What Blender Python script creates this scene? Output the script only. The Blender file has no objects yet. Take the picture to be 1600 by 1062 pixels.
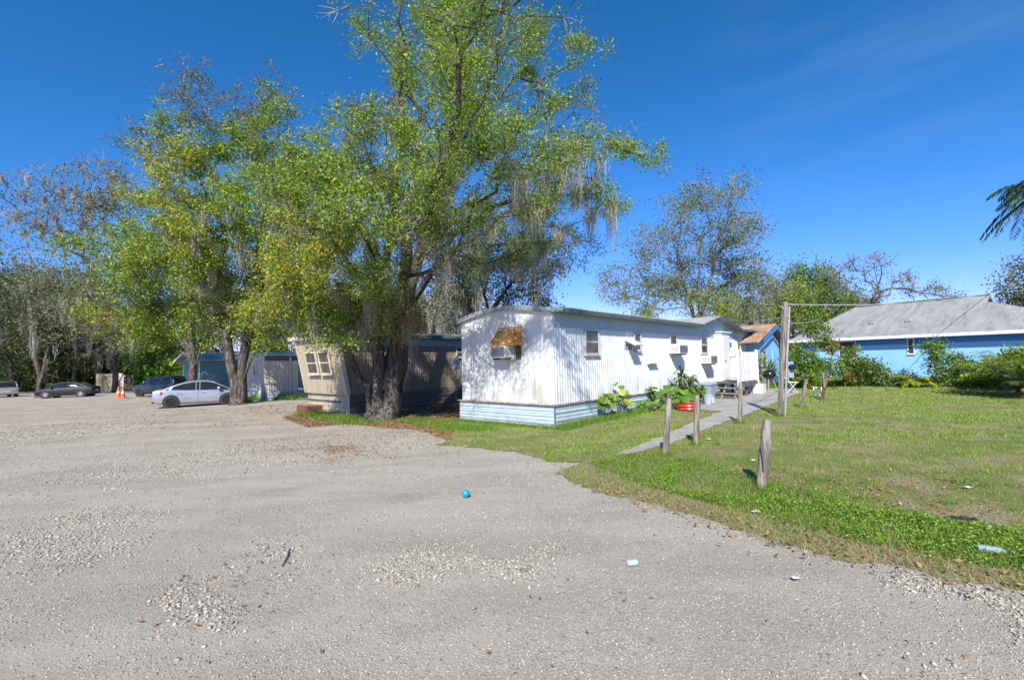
import bpy, bmesh, math, random
import numpy as np
from mathutils import Vector, Matrix
R_ = math.radians
rng = np.random.default_rng(7); random.seed(7)
scn = bpy.context.scene; COL = scn.collection

# ---------------------------------------------------------------- camera
F, CX, CY, H, S = 744., 800., 531., 1.75, .0142
UP = np.array([-.0214, 1, .0465]); UP /= np.linalg.norm(UP)
FW = np.array([0, 0, 1.]) - UP * UP[2]; FW /= np.linalg.norm(FW)
RT = np.cross(UP, FW)
ROT = np.array([RT, FW, UP])              # camera (right, up, forward) -> world
cd = bpy.data.cameras.new('camera'); cam = bpy.data.objects.new('camera', cd); COL.objects.link(cam)
cd.sensor_width = 36; cd.lens = 36 * F / 1600; cd.clip_end = 2000; cd.clip_start = .05
Mx = Matrix.Identity(4)
for i in range(3):
    Mx[i][0], Mx[i][1], Mx[i][2] = ROT[i][0], ROT[i][1], -ROT[i][2]
Mx.translation = (0, 0, H); cam.matrix_world = Mx
scn.camera = cam
def ray(px, py): return ROT @ np.array([(px - CX) / F, -(py - CY) / F, 1.])
# ---------------------------------------------------------------- light
SUN_AZ, SUN_EL = 190., 40.               # compass from +Y clockwise, direction TO the sun
w = bpy.data.worlds.new('World'); scn.world = w; w.use_nodes = True
nt = w.node_tree; nt.nodes.clear()
sky = nt.nodes.new('ShaderNodeTexSky'); sky.sky_type = 'NISHITA'; sky.sun_disc = False
sky.sun_elevation = R_(SUN_EL); sky.sun_rotation = R_(SUN_AZ); sky.air_density = 1.0; sky.dust_density = .05; sky.ozone_density = 4.0
sky.altitude = 0
bg = nt.nodes.new('ShaderNodeBackground'); bg.inputs[1].default_value = .15
wo = nt.nodes.new('ShaderNodeOutputWorld'); 
sp_ = nt.nodes.new('ShaderNodeSeparateColor'); cb_ = nt.nodes.new('ShaderNodeCombineColor'); nt.links.new(sky.outputs[0], sp_.inputs[0])
for i, (g_, a_) in enumerate(((1.8, .52), (1.06, .50), (1.2, .80))):   # deep, saturated winter sky
    p_ = nt.nodes.new('ShaderNodeMath'); p_.operation = 'MULTIPLY'; p_.inputs[1].default_value = .15 * 1.19; nt.links.new(sp_.outputs[i], p_.inputs[0])
    q_ = nt.nodes.new('ShaderNodeMath'); q_.operation = 'POWER'; q_.inputs[1].default_value = g_; nt.links.new(p_.outputs[0], q_.inputs[0])
    r__ = nt.nodes.new('ShaderNodeMath'); r__.operation = 'MULTIPLY'; r__.inputs[1].default_value = a_ / 1.19 / .15; nt.links.new(q_.outputs[0], r__.inputs[0]); nt.links.new(r__.outputs[0], cb_.inputs[i])

wd = ray(1420, 60); wd = wd / np.linalg.norm(wd); tcw = nt.nodes.new('ShaderNodeTexCoord'); dp = nt.nodes.new('ShaderNodeVectorMath'); dp.operation = 'DOT_PRODUCT'; dp.inputs[1].default_value = tuple(wd); nt.links.new(tcw.outputs['Generated'], dp.inputs[0])
mr_ = nt.nodes.new('ShaderNodeMapRange'); mr_.inputs[1].default_value = .955; mr_.inputs[2].default_value = .998; nt.links.new(dp.outputs['Value'], mr_.inputs[0])
mpw = nt.nodes.new('ShaderNodeMapping'); mpw.inputs['Rotation'].default_value = (.2, .35, .3); mpw.inputs['Scale'].default_value = (2.5, 3, 14); nt.links.new(tcw.outputs['Generated'], mpw.inputs[0]); nzw = nt.nodes.new('ShaderNodeTexNoise'); nzw.inputs['Scale'].default_value = 1.4; nzw.inputs['Detail'].default_value = 6; nt.links.new(mpw.outputs[0], nzw.inputs['Vector'])
mw = nt.nodes.new('ShaderNodeMapRange'); mw.inputs[1].default_value = .45; mw.inputs[2].default_value = .8; mw.inputs[4].default_value = .07; nt.links.new(nzw.outputs[0], mw.inputs[0])
mm_ = nt.nodes.new('ShaderNodeMath'); mm_.operation = 'MULTIPLY'; nt.links.new(mr_.outputs[0], mm_.inputs[0]); nt.links.new(mw.outputs[0], mm_.inputs[1])
mxw = nt.nodes.new('ShaderNodeMix'); mxw.data_type = 'RGBA'; mxw.inputs[7].default_value = (3.2, 4.2, 5.6, 1); nt.links.new(mm_.outputs[0], mxw.inputs[0]); nt.links.new(cb_.outputs[0], mxw.inputs[6]); nt.links.new(mxw.outputs[2], bg.inputs[0]); nt.links.new(bg.outputs[0], wo.inputs[0])
ld = bpy.data.lights.new('sun', 'SUN'); ld.energy = 4.9; ld.angle = R_(.5); ld.color = (1, .95, .87)
sun = bpy.data.objects.new('sun', ld); COL.objects.link(sun)
sd = Vector((math.sin(R_(SUN_AZ)) * math.cos(R_(SUN_EL)), math.cos(R_(SUN_AZ)) * math.cos(R_(SUN_EL)), math.sin(R_(SUN_EL))))
sun.rotation_euler = sd.to_track_quat('Z', 'Y').to_euler(); sun.location = (-10, -20, 30)
scn.view_settings.view_transform = 'Standard'; scn.view_settings.look = 'None'; scn.view_settings.exposure = 0.64; scn.view_settings.gamma = 1
scn.render.resolution_x = 1024; scn.render.resolution_y = 679

# ---------------------------------------------------------------- photo -> place helpers
def gz(x, y=0): return S * np.clip(x, -75, 45)
def G(px, py):
    d = ray(px, py); t = -H / (d[2] - S * d[0]); return np.array([0, 0, H]) + d * t
def at(px, py, y):
    d = ray(px, py); return np.array([0, 0, H]) + d * (y / d[1])
def V(*a): return np.array(a, float)

# ---------------------------------------------------------------- objects
def thing(name, label, cat, loc=(0, 0, 0), rz=0, group=None):
    o = bpy.data.objects.new(name, None); COL.objects.link(o); o.empty_display_size = .3
    o.location = tuple(float(v) for v in loc); o.rotation_euler = (0, 0, rz); o['label'] = label; o['category'] = cat
    if group: o['group'] = group
    return o
def tag(o, label=None, cat=None, group=None, kind=None):
    if label: o['label'] = label
    if cat: o['category'] = cat
    if group: o['group'] = group
    if kind: o['kind'] = kind
    return o
def link(name, me, m, parent=None):
    o = bpy.data.objects.new(name, me); COL.objects.link(o)
    if m is not None:
        me.materials.clear(); me.materials.append(m)
    if parent: o.parent = parent
    return o
def npmesh(name, verts, faces, cols=None, smooth=False):
    verts = np.asarray(verts, np.float32); faces = np.asarray(faces, np.int32); n, k = faces.shape
    me = bpy.data.meshes.new(name); me.vertices.add(len(verts)); me.vertices.foreach_set('co', verts.ravel())
    me.loops.add(n * k); me.loops.foreach_set('vertex_index', faces.ravel())
    me.polygons.add(n); me.polygons.foreach_set('loop_start', np.arange(0, n * k, k, dtype=np.int32))
    me.polygons.foreach_set('loop_total', np.full(n, k, np.int32))
    if smooth: me.polygons.foreach_set('use_smooth', np.ones(n, bool))
    me.update(calc_edges=True)
    if cols is not None:
        a = me.attributes.new('col', 'FLOAT_COLOR', 'FACE')
        c = np.ones((n, 4), np.float32); c[:, :3] = cols; a.data.foreach_set('color', c.ravel())
    return me
class Fr:
    def __init__(s, o=(0, 0, 0), ex=(1, 0, 0), ey=(0, 1, 0), ez=(0, 0, 1)):
        s.o, s.ex, s.ey, s.ez = (np.array(v, float) for v in (o, ex, ey, ez))
    def p(s, x, y, z): return s.o + s.ex * x + s.ey * y + s.ez * z
W0 = Fr()
class MB:
    def __init__(s): s.v = []; s.f = []
    def add(s, vs, fs):
        n = len(s.v); s.v += [tuple(float(c) for c in v) for v in vs]; s.f += [tuple(i + n for i in f) for f in fs]; return s
    def box(s, x0, x1, y0, y1, z0, z1, fr=W0):
        vs = [fr.p(x, y, z) for z in (z0, z1) for x, y in ((x0, y0), (x1, y0), (x1, y1), (x0, y1))]
        return s.add(vs, [(0, 3, 2, 1), (4, 5, 6, 7), (0, 1, 5, 4), (1, 2, 6, 5), (2, 3, 7, 6), (3, 0, 4, 7)])
    def hexa(s, vs): return s.add(vs, [(0, 3, 2, 1), (4, 5, 6, 7), (0, 1, 5, 4), (1, 2, 6, 5), (2, 3, 7, 6), (3, 0, 4, 7)])
    def prism(s, poly, y0, y1, fr=W0):          # poly in (x,z), extruded along the frame's y
        n = len(poly); vs = [fr.p(x, y0, z) for x, z in poly] + [fr.p(x, y1, z) for x, z in poly]
        return s.add(vs, [tuple(range(n)), tuple(range(2 * n - 1, n - 1, -1))] + [(i, (i + 1) % n, (i + 1) % n + n, i + n) for i in range(n)])
    def tube(s, pts, r, n=8, cap=True, jit=0):
        pts = [np.array(p, float) for p in pts]; rs = r if hasattr(r, '__len__') else [r] * len(pts)
        b = len(s.v); rings = []
        for i, p in enumerate(pts):
            d = (pts[min(i + 1, len(pts) - 1)] - pts[max(i - 1, 0)]); d /= np.linalg.norm(d) + 1e-9
            ref = V(.31, .52, .1) if abs(d[2]) > .7 else V(0.05, .02, 1)
            u = np.cross(ref, d); u /= np.linalg.norm(u); v = np.cross(d, u)
            for k in range(n):
                a = 2 * math.pi * k / n; rr = rs[i] * (1 + jit * (random.random() - .5)); s.v.append(tuple(p + u * math.cos(a) * rr + v * math.sin(a) * rr))
        for i in range(len(pts) - 1):
            for k in range(n):
                s.f.append((b + i * n + k, b + i * n + (k + 1) % n, b + (i + 1) * n + (k + 1) % n, b + (i + 1) * n + k))
        if cap: s.f.append(tuple(b + k for k in range(n))[::-1]); s.f.append(tuple(b + (len(pts) - 1) * n + k for k in range(n)))
        return s
    def lathe(s, prof, n=20, fr=W0, cap=True):  # prof (r,z)
        b = len(s.v)
        for r, z in prof:
            for k in range(n): a = 2 * math.pi * k / n; s.v.append(tuple(fr.p(r * math.cos(a), r * math.sin(a), z)))
        for i in range(len(prof) - 1):
            for k in range(n): s.f.append((b + i * n + k, b + i * n + (k + 1) % n, b + (i + 1) * n + (k + 1) % n, b + (i + 1) * n + k))
        if cap: s.f.append(tuple(b + k for k in range(n))[::-1]); s.f.append(tuple(b + (len(prof) - 1) * n + k for k in range(n)))
        return s
    def build(s, name, m, parent=None, smooth=False, bevel=0):
        me = bpy.data.meshes.new(name); me.from_pydata(s.v, [], s.f)
        bm = bmesh.new(); bm.from_mesh(me); bmesh.ops.recalc_face_normals(bm, faces=bm.faces)
        bm.to_mesh(me); bm.free()
        if smooth:
            me.polygons.foreach_set('use_smooth', np.ones(len(me.polygons), bool)); me.update()
            try: me.set_sharp_from_angle(angle=R_(40))
            except Exception: pass
        o = link(name, me, m, parent)
        if bevel:
            b = o.modifiers.new('b', 'BEVEL'); b.width = bevel; b.segments = 2; b.limit_method = 'ANGLE'; b.angle_limit = R_(40)
        return o
def copy_tree(o, parent=None):
    c = o.copy(); COL.objects.link(c)
    if parent: c.parent = parent
    for ch in [x for x in list(o.children)]: copy_tree(ch, c)
    return c

# ---------------------------------------------------------------- materials
def N(nt, t, **kw):
    n = nt.nodes.new(t)
    for k, v in kw.items(): setattr(n, k, v)
    return n
def newmat(name):
    m = bpy.data.materials.new(name); m.use_nodes = True; nt = m.node_tree; b = nt.nodes['Principled BSDF']; return m, nt, b
def noise(nt, vec, scale, detail=4, rough=.6):
    n = N(nt, 'ShaderNodeTexNoise'); n.inputs['Scale'].default_value = scale; n.inputs['Detail'].default_value = detail; n.inputs['Roughness'].default_value = rough
    nt.links.new(vec, n.inputs['Vector']); return n.outputs[0]
def ramp(nt, fac, stops):
    r = N(nt, 'ShaderNodeValToRGB'); e = r.color_ramp.elements
    while len(e) < len(stops): e.new(.5)
    for el, (p, c) in zip(e, stops): el.position = p; el.color = (*c, 1) if len(c) == 3 else c
    nt.links.new(fac, r.inputs[0]); return r.outputs[0]
def mix(nt, fac, a, b, blend='MIX'):
    n = N(nt, 'ShaderNodeMix', data_type='RGBA', blend_type=blend)
    for sock, v in ((n.inputs[0], fac), (n.inputs[6], a), (n.inputs[7], b)):
        if isinstance(v, (int, float)): sock.default_value = v
        elif isinstance(v, tuple): sock.default_value = (*v, 1)
        else: nt.links.new(v, sock)
    return n.outputs[2]
def scaled(nt, sx, sy, sz, kind='Object'):
    tc = N(nt, 'ShaderNodeTexCoord'); mp = N(nt, 'ShaderNodeMapping'); mp.inputs['Scale'].default_value = (sx, sy, sz)
    nt.links.new(tc.outputs[kind], mp.inputs[0]); return mp.outputs[0]
def bump(nt, b, hgt, strength, dist):
    n = N(nt, 'ShaderNodeBump'); n.inputs['Strength'].default_value = strength; n.inputs['Distance'].default_value = dist
    nt.links.new(hgt, n.inputs['Height']); nt.links.new(n.outputs[0], b.inputs['Normal'])
def pmat(name, c1, c2=None, sc=(4, 4, 4), rough=.6, metal=0, bmp=0, lo=.35, hi=.65, c3=None, sc3=(2, 2, 2), lo3=.55, hi3=.7, spec=.5):
    m, nt, b = newmat(name); c2 = c2 or tuple(v * .75 for v in c1)
    n = noise(nt, scaled(nt, *sc), 1, 6, .65); c = ramp(nt, n, [(lo, c1), (hi, c2)])
    if c3:
        n3 = noise(nt, scaled(nt, *sc3), 1, 5, .7); f = ramp(nt, n3, [(lo3, (0, 0, 0)), (hi3, (1, 1, 1))]); c = mix(nt, f, c, c3)
    nt.links.new(c, b.inputs['Base Color']); b.inputs['Roughness'].default_value = rough; b.inputs['Metallic'].default_value = metal
    b.inputs['Specular IOR Level'].default_value = spec
    if bmp: bump(nt, b, n, .6, bmp)
    return m
def leafmat(name, trans=.35, rough=.5, gain=1.0):
    m, nt, b = newmat(name); a = N(nt, 'ShaderNodeAttribute', attribute_name='col'); c = a.outputs['Color']
    nt.links.new(c, b.inputs['Base Color']); b.inputs['Roughness'].default_value = rough; b.inputs['Specular IOR Level'].default_value = .35
    if trans:
        t = N(nt, 'ShaderNodeBsdfTranslucent'); nt.links.new(c, t.inputs[0]); mx = N(nt, 'ShaderNodeMixShader'); mx.inputs[0].default_value = trans
        nt.links.new(b.outputs[0], mx.inputs[1]); nt.links.new(t.outputs[0], mx.inputs[2]); nt.links.new(mx.outputs[0], nt.nodes['Material Output'].inputs[0])
    return m
M = {}
M['leaf'] = leafmat('leaf'); M['moss'] = leafmat('spanish_moss', .3, .9); M['grass'] = leafmat('grass_blades', .3, .6)
M['stone'] = leafmat('limestone_chips', 0, .85); M['litter'] = leafmat('dry_leaf', .1, .8)
M['bark'] = pmat('bark', (.13, .11, .09), (.03, .024, .018), (9, 9, 2.2), .95, bmp=.05, lo=.38, hi=.6, c3=(.24, .23, .20), sc3=(3, 3, 1.5), lo3=.57, hi3=.68)
M['bark_pale'] = pmat('bark_pale', (.20, .18, .15), (.09, .075, .06), (8, 8, 3), .95, bmp=.02)
M['twig'] = pmat('twig', (.36, .33, .29), (.20, .18, .15), (5, 5, 5), .9)
M['white_paint'] = pmat('white_paint', (.72, .72, .70), (.58, .58, .55), (3, 3, 1), .55, c3=(.5, .48, .42), lo3=.66, hi3=.85)
M['white_wall'] = pmat('white_wall', (.70, .71, .69), (.60, .61, .59), (2, 2, .7), .5, c3=(.33, .33, .22), sc3=(2.4, 2.4, .8), lo3=.53, hi3=.74)
M['side_wall'] = pmat('side_wall', (.66, .69, .70), (.57, .60, .61), (3, 3, .6), .45, c3=(.36, .36, .32), sc3=(5, 5, .4), lo3=.57, hi3=.78)
M['fascia'] = pmat('pale_blue_fascia', (.34, .45, .52), (.28, .38, .45), (2, 2, 2), .5)
M['skirt'] = pmat('blue_skirting', (.46, .56, .57), (.36, .46, .49), (1.2, 1.2, 6), .5, c3=(.36, .34, .28), sc3=(1.5, 1.5, 8), lo3=.6, hi3=.8)
M['trim'] = pmat('grey_green_trim', (.34, .42, .40), (.22, .28, .27), (6, 6, 6), .6)
M['rust_ledge'] = pmat('rusty_ledge', (.45, .40, .38), (.22, .12, .09), (6, 6, 6), .7)
M['metal_roof'] = pmat('metal_roof', (.40, .40, .38), (.26, .26, .245), (1, 1, 1), .65, .0, c3=(.22, .16, .11), sc3=(2, 2, 2), lo3=.6, hi3=.8)
M['dark_edge'] = pmat('roof_edge', (.10, .13, .14), (.05, .07, .08), (3, 3, 3), .6)
M['glass'] = pmat('window_glass', (.03, .035, .04), (.10, .075, .055), (2.5, 2.5, 1.2), .06, lo=.45, hi=.6, spec=.8)
M['frame'] = pmat('window_frame', (.55, .55, .52), (.38, .37, .33), (6, 6, 6), .6)
M['ac'] = pmat('ac_housing', (.72, .69, .60), (.6, .57, .5), (8, 8, 8), .5)
M['ac_fin'] = pmat('ac_coil', (.30, .31, .33), (.2, .21, .23), (60, 60, 3), .5, .3)
M['ply'] = pmat('plywood', (.46, .25, .08), (.24, .11, .03), (2, 2, 9), .8, lo=.4, hi=.62)
M['burnt'] = pmat('rotten_board', (.16, .10, .05), (.05, .035, .02), (10, 10, 10), .9)
M['old_wood'] = pmat('weathered_wood', (.31, .275, .23), (.13, .11, .09), (22, 22, 1.6), .9, bmp=.03, lo=.42, hi=.58, c3=(.07, .06, .05), sc3=(30, 30, 1.2), lo3=.58, hi3=.66)
M['old_wood_brown'] = pmat('brown_weathered_wood', (.20, .12, .075), (.07, .04, .025), (22, 22, 1.6), .9, bmp=.03, lo=.42, hi=.58, c3=(.07, .06, .05), sc3=(30, 30, 1.2), lo3=.58, hi3=.66)
M['dark_wood'] = pmat('dark_deck', (.13, .125, .12), (.06, .055, .05), (3, 8, 8), .85)
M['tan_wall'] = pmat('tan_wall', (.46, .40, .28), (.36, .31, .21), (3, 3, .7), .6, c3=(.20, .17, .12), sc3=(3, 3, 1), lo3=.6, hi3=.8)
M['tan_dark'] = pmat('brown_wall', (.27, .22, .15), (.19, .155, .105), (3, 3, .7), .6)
M['cream'] = pmat('cream_trim', (.66, .62, .50), (.45, .42, .33), (5, 5, 5), .6)
M['brown_skirt'] = pmat('brown_skirting', (.15, .135, .12), (.09, .08, .07), (2, 2, 6), .7)
M['teal'] = pmat('teal_wall', (.11, .24, .27), (.08, .18, .21), (2, 2, 1), .6)
M['teal_pale'] = pmat('pale_teal', (.38, .48, .46), (.28, .37, .36), (3, 3, 3), .6)
M['grey_wall'] = pmat('grey_corrugated', (.58, .56, .50), (.44, .42, .37), (3, 3, .7), .6)
M['blue_wall'] = pmat('blue_house_wall', (.25, .52, .78), (.20, .46, .72), (1, 1, .5), .6, c3=(.20, .40, .55), sc3=(.8, .8, .6), lo3=.58, hi3=.8)
M['blue_dark'] = pmat('deep_blue_paint_and_shade', (.03, .22, .55), (.025, .19, .48), (1, 1, 1), .6)  # shed barge board paint, also the eave shadow painted on the blue house
M['grey_roof'] = pmat('grey_shingle_roof', (.30, .305, .30), (.20, .205, .20), (2.2, .35, 2), .8, c3=(.13, .13, .13), sc3=(3.2, .5, .8), lo3=.54, hi3=.75, bmp=.01)
M['rust_roof'] = pmat('rusty_iron_roof', (.42, .34, .26), (.34, .13, .045), (3, 3, 3), .75, c3=(.12, .12, .04), sc3=(2, 2, 2), lo3=.52, hi3=.66)
M['concrete'] = pmat('concrete', (.36, .345, .31), (.26, .245, .215), (2, 2, 2), .85, c3=(.22, .20, .17), sc3=(3, 3, 3), lo3=.62, hi3=.78, bmp=.004)
M['bin_grey'] = pmat('grey_plastic', (.28, .33, .38), (.24, .29, .34), (3, 3, 3), .5)
M['bucket'] = pmat('blue_grey_bucket', (.36, .42, .48), (.30, .36, .42), (3, 3, 3), .5)
M['black'] = pmat('black_enamel', (.012, .012, .014), (.02, .02, .022), (3, 3, 3), .15)
M['rubber'] = pmat('rubber', (.02, .02, .02), (.035, .033, .03), (9, 9, 9), .85)
M['steel'] = pmat('pale_steel', (.62, .62, .6), (.5, .5, .48), (5, 5, 5), .35, .6)
M['red'] = pmat('red_plastic', (.62, .03, .02), (.5, .02, .02), (3, 3, 3), .4)
M['brick'] = pmat('red_planter', (.20, .065, .045), (.12, .04, .03), (9, 9, 9), .85)
M['orange'] = pmat('cone_orange', (.85, .17, .03), (.75, .13, .02), (3, 3, 3), .5)
M['fence_wood'] = pmat('fence_boards', (.36, .31, .19), (.22, .18, .11), (6, 6, 1), .9)
M['fence_dark'] = pmat('dark_fence_boards', (.09, .075, .055), (.05, .04, .03), (6, 6, 1), .9)
M['teal_plastic'] = pmat('teal_plastic', (.0, .32, .36), (.0, .27, .32), (4, 4, 4), .4)
M['paper'] = pmat('paper', (.62, .62, .6), (.45, .45, .43), (9, 9, 9), .8)
M['can_blue'] = pmat('pale_blue_can', (.28, .40, .60), (.50, .58, .66), (25, 25, 25), .4)
M['terracotta'] = pmat('terracotta', (.42, .17, .08), (.33, .13, .06), (5, 5, 5), .8)
M['wire'] = pmat('cable', (.45, .44, .42), (.3, .3, .3), (5, 5, 5), .7)
M['pebble_black'] = pmat('black_cloth', (.012, .012, .016), (.02, .02, .025), (9, 9, 9), .9)

def grime(m, z0, z1, col, rust):
    nt = m.node_tree; b = nt.nodes['Principled BSDF']; src = b.inputs['Base Color'].links[0].from_socket; v = scaled(nt, 1, 1, 1); sp = N(nt, 'ShaderNodeSeparateXYZ'); nt.links.new(v, sp.inputs[0])
    mr = N(nt, 'ShaderNodeMapRange'); mr.inputs[1].default_value = z1; mr.inputs[2].default_value = z0; nt.links.new(sp.outputs[2], mr.inputs[0])
    nz = ramp(nt, noise(nt, scaled(nt, 3, 3, 1.5), 1, 6, .7), [(.42, (0, 0, 0)), (.62, (.8, .8, .8))]); mu = N(nt, 'ShaderNodeMath', operation='MULTIPLY'); nt.links.new(mr.outputs[0], mu.inputs[0]); nt.links.new(nz, mu.inputs[1])
    c = mix(nt, mu.outputs[0], src, col); st = ramp(nt, noise(nt, scaled(nt, 11, 11, .3), 1, 4, .6), [(.64, (0, 0, 0)), (.74, (.55, .55, .55))]); c = mix(nt, st, c, rust); nt.links.new(c, b.inputs['Base Color'])
grime(M['side_wall'], .6, 1.3, (.34, .33, .26), (.40, .30, .22)); grime(M['white_wall'], .6, 1.6, (.36, .36, .27), (.42, .36, .28)); grime(M['skirt'], -.1, .35, (.24, .22, .16), (.34, .27, .2))
def carpaint(name, c, metal=.5, rough=.28):
    m, nt, b = newmat(name); b.inputs['Base Color'].default_value = (*c, 1); b.inputs['Metallic'].default_value = metal; b.inputs['Roughness'].default_value = rough
    n = noise(nt, scaled(nt, 2, 2, 5), 1); cc = ramp(nt, n, [(.35, c), (.75, tuple(v * .8 + .003 for v in c))]); nt.links.new(cc, b.inputs['Base Color'])
    b.inputs['Coat Weight'].default_value = .35 if c[0] > .01 else .1; b.inputs['Coat Roughness'].default_value = .08; return m
m, nt_, b_ = newmat('car_glass'); b_.inputs['Base Color'].default_value = (.015, .02, .025, 1); b_.inputs['Roughness'].default_value = .04; M['car_glass'] = m
m, nt_, b_ = newmat('tail_red'); b_.inputs['Base Color'].default_value = (.6, .01, .03, 1); b_.inputs['Roughness'].default_value = .15; M['tail'] = m
m, nt_, b_ = newmat('clear_bottle'); b_.inputs['Base Color'].default_value = (.55, .75, .82, 1); b_.inputs['Roughness'].default_value = .1; b_.inputs['Transmission Weight'].default_value = .6; M['bottle'] = m

# gravel lot
m, nt, b = newmat('gravel_lot'); v = scaled(nt, 1, 1, 1)
big = noise(nt, v, .22, 5, .6); c = ramp(nt, big, [(.35, (.39, .355, .295)), (.65, (.305, .276, .226))])
strk = noise(nt, scaled(nt, .5, 2.2, 1), .55, 5, .65); c = mix(nt, ramp(nt, strk, [(.42, (0, 0, 0)), (.7, (.6, .6, .6))]), c, (.44, .41, .355))
wash = noise(nt, scaled(nt, .18, .5, 1), 1, 5, .65)
sep = N(nt, 'ShaderNodeSeparateXYZ'); nt.links.new(v, sep.inputs[0])
far = N(nt, 'ShaderNodeMapRange'); far.inputs[1].default_value = 8; far.inputs[2].default_value = 19; nt.links.new(sep.outputs[1], far.inputs[0])
mu = N(nt, 'ShaderNodeMath', operation='MULTIPLY'); nt.links.new(far.outputs[0], mu.inputs[0]); nt.links.new(ramp(nt, wash, [(.36, (0, 0, 0)), (.6, (.9, .9, .9))]), mu.inputs[1])
c = mix(nt, mu.outputs[0], c, (.32, .245, .17))
sp = noise(nt, v, 70, 4, .75); c = mix(nt, ramp(nt, sp, [(.38, (.85, .85, .85)), (.48, (0, 0, 0))]), c, (.20, .18, .155))
c = mix(nt, ramp(nt, sp, [(.56, (0, 0, 0)), (.66, (.8, .8, .8))]), c, (.56, .53, .475))
sp2 = noise(nt, v, 28, 4, .75); c = mix(nt, ramp(nt, sp2, [(.54, (0, 0, 0)), (.68, (.5, .5, .5))]), c, (.25, .225, .19))

dm = noise(nt, scaled(nt, .6, 1.3, 1), .9, 6, .62); c = mix(nt, ramp(nt, dm, [(.45, (0, 0, 0)), (.6, (.5, .5, .5))]), c, (.43, .395, .335))
dm2 = noise(nt, scaled(nt, .35, 1.1, 1), 1.3, 5, .6); c = mix(nt, ramp(nt, dm2, [(.50, (0, 0, 0)), (.72, (.55, .55, .55))]), c, (.25, .215, .165))
nt.links.new(c, b.inputs['Base Color']); b.inputs['Roughness'].default_value = .92; b.inputs['Specular IOR Level'].default_value = .2
ad = N(nt, 'ShaderNodeMath', operation='ADD'); nt.links.new(sp, ad.inputs[0]); nt.links.new(sp2, ad.inputs[1]); bump(nt, b, ad.outputs[0], .8, .016); M['lot'] = m
# lawn soil under the blades
m, nt, b = newmat('lawn_soil'); v = scaled(nt, 1, 1, 1)
n1 = noise(nt, v, 1.1, 6, .7); c = ramp(nt, n1, [(.38, (.13, .20, .04)), (.5, (.22, .23, .08)), (.60, (.34, .27, .17))])
n2 = noise(nt, v, 40, 4, .7); c = mix(nt, ramp(nt, n2, [(.4, (.7, .7, .7)), (.55, (0, 0, 0))]), c, (.06, .075, .02))
nt.links.new(c, b.inputs['Base Color']); b.inputs['Roughness'].default_value = 1; b.inputs['Specular IOR Level'].default_value = .1; bump(nt, b, n2, .8, .03); M['soil'] = m
m, nt, b = newmat('leaf_litter_soil'); v = scaled(nt, 1, 1, 1)
n1 = noise(nt, v, 2.5, 6, .7); c = ramp(nt, n1, [(.36, (.13, .10, .06)), (.5, (.25, .17, .10)), (.66, (.30, .24, .17))])
nt.links.new(c, b.inputs['Base Color']); b.inputs['Roughness'].default_value = 1; bump(nt, b, noise(nt, v, 35), .8, .03); M['littersoil'] = m

# ---------------------------------------------------------------- ground
def grid(xs, ys, zo):
    X, Y = np.meshgrid(xs, ys); Z = gz(X) + zo; v = np.stack([X, Y, Z], -1).reshape(-1, 3); nx, ny = len(xs), len(ys)
    i = (np.arange(ny - 1)[:, None] * nx + np.arange(nx - 1)[None]).ravel(); return v, np.stack([i, i + 1, i + 1 + nx, i + nx], -1)
xs = np.concatenate([[-600, -200, -110], np.arange(-75, 46, 5), [80, 200, 600]]); ys = np.concatenate([[-60, -20], np.arange(-5, 90, 5), [130, 300, 900]])
vv, ff = grid(xs, ys, 0); tag(link('ground', npmesh('ground', vv, ff), M['lot']), kind='structure')
def inpoly(x, y, poly):
    ins = np.zeros(len(x), bool); n = len(poly)
    for i in range(n):
        x1, y1 = poly[i]; x2, y2 = poly[(i + 1) % n]
        if y1 == y2: continue
        c = ((y1 > y) != (y2 > y)) & (x < (x2 - x1) * (y - y1) / (y2 - y1) + x1); ins ^= c
    return ins
def gp(pts): return [tuple(G(*p)[:2]) for p in pts]
def ragged(poly, amp=.12, step=.25, closed=True, seed=1):
    r = np.random.default_rng(seed); out = []
    n = len(poly)
    for i in range(n):
        a = np.array(poly[i]); b = np.array(poly[(i + 1) % n]); L = np.linalg.norm(b - a); k = max(1, min(60, int(L / step)))
        for j in range(k): out.append(tuple(a + (b - a) * j / k + r.normal(0, amp if L < 30 else 0, 2)))
    return out
lawn_edge = [(640, 652), (662, 664), (690, 672), (700, 693), (745, 700), (800, 707), (830, 716), (905, 722), (883, 735), (880, 742), (905, 758), (950, 772), (1000, 785), (1100, 808), (1200, 845), (1300, 870), (1400, 885), (1500, 905), (1600, 922)]
lawn = gp(lawn_edge) + [tuple(G(1800, 975)[:2]), (45, 4), (60, 60), (8, 48), (-1.2, 17)]
lawn_r = ragged(ragged(lawn, .10, .45), .035, .09, seed=6)
def flat(name, poly, zo, m, sub=False):
    bm = bmesh.new(); vs = [bm.verts.new((x, y, float(gz(x)) + zo)) for x, y in poly]
    f = bm.faces.new(vs); bmesh.ops.triangulate(bm, faces=[f]); me = bpy.data.meshes.new(name); bm.to_mesh(me); bm.free()
    return link(name, me, m)
tag(flat('lawn', lawn_r, .006, M['soil']), kind='structure')
litter_poly = gp([(440, 652), (500, 642), (560, 640), (640, 628), (722, 632), (716, 662), (700, 690), (660, 672), (600, 668), (540, 662), (480, 668)])
tag(flat('leaf_litter_ground', ragged(litter_poly, .12, .3, seed=3), .003, M['littersoil']), kind='structure')
walk = gp([(962, 711), (1046, 677), (1085, 660), (1128, 643), (1085, 640), (1085, 630), (1110, 612), (1150, 606), (1195, 606), (1254, 612), (1222, 626), (1160, 650), (1098, 673), (1046, 695), (990, 709)])
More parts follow.
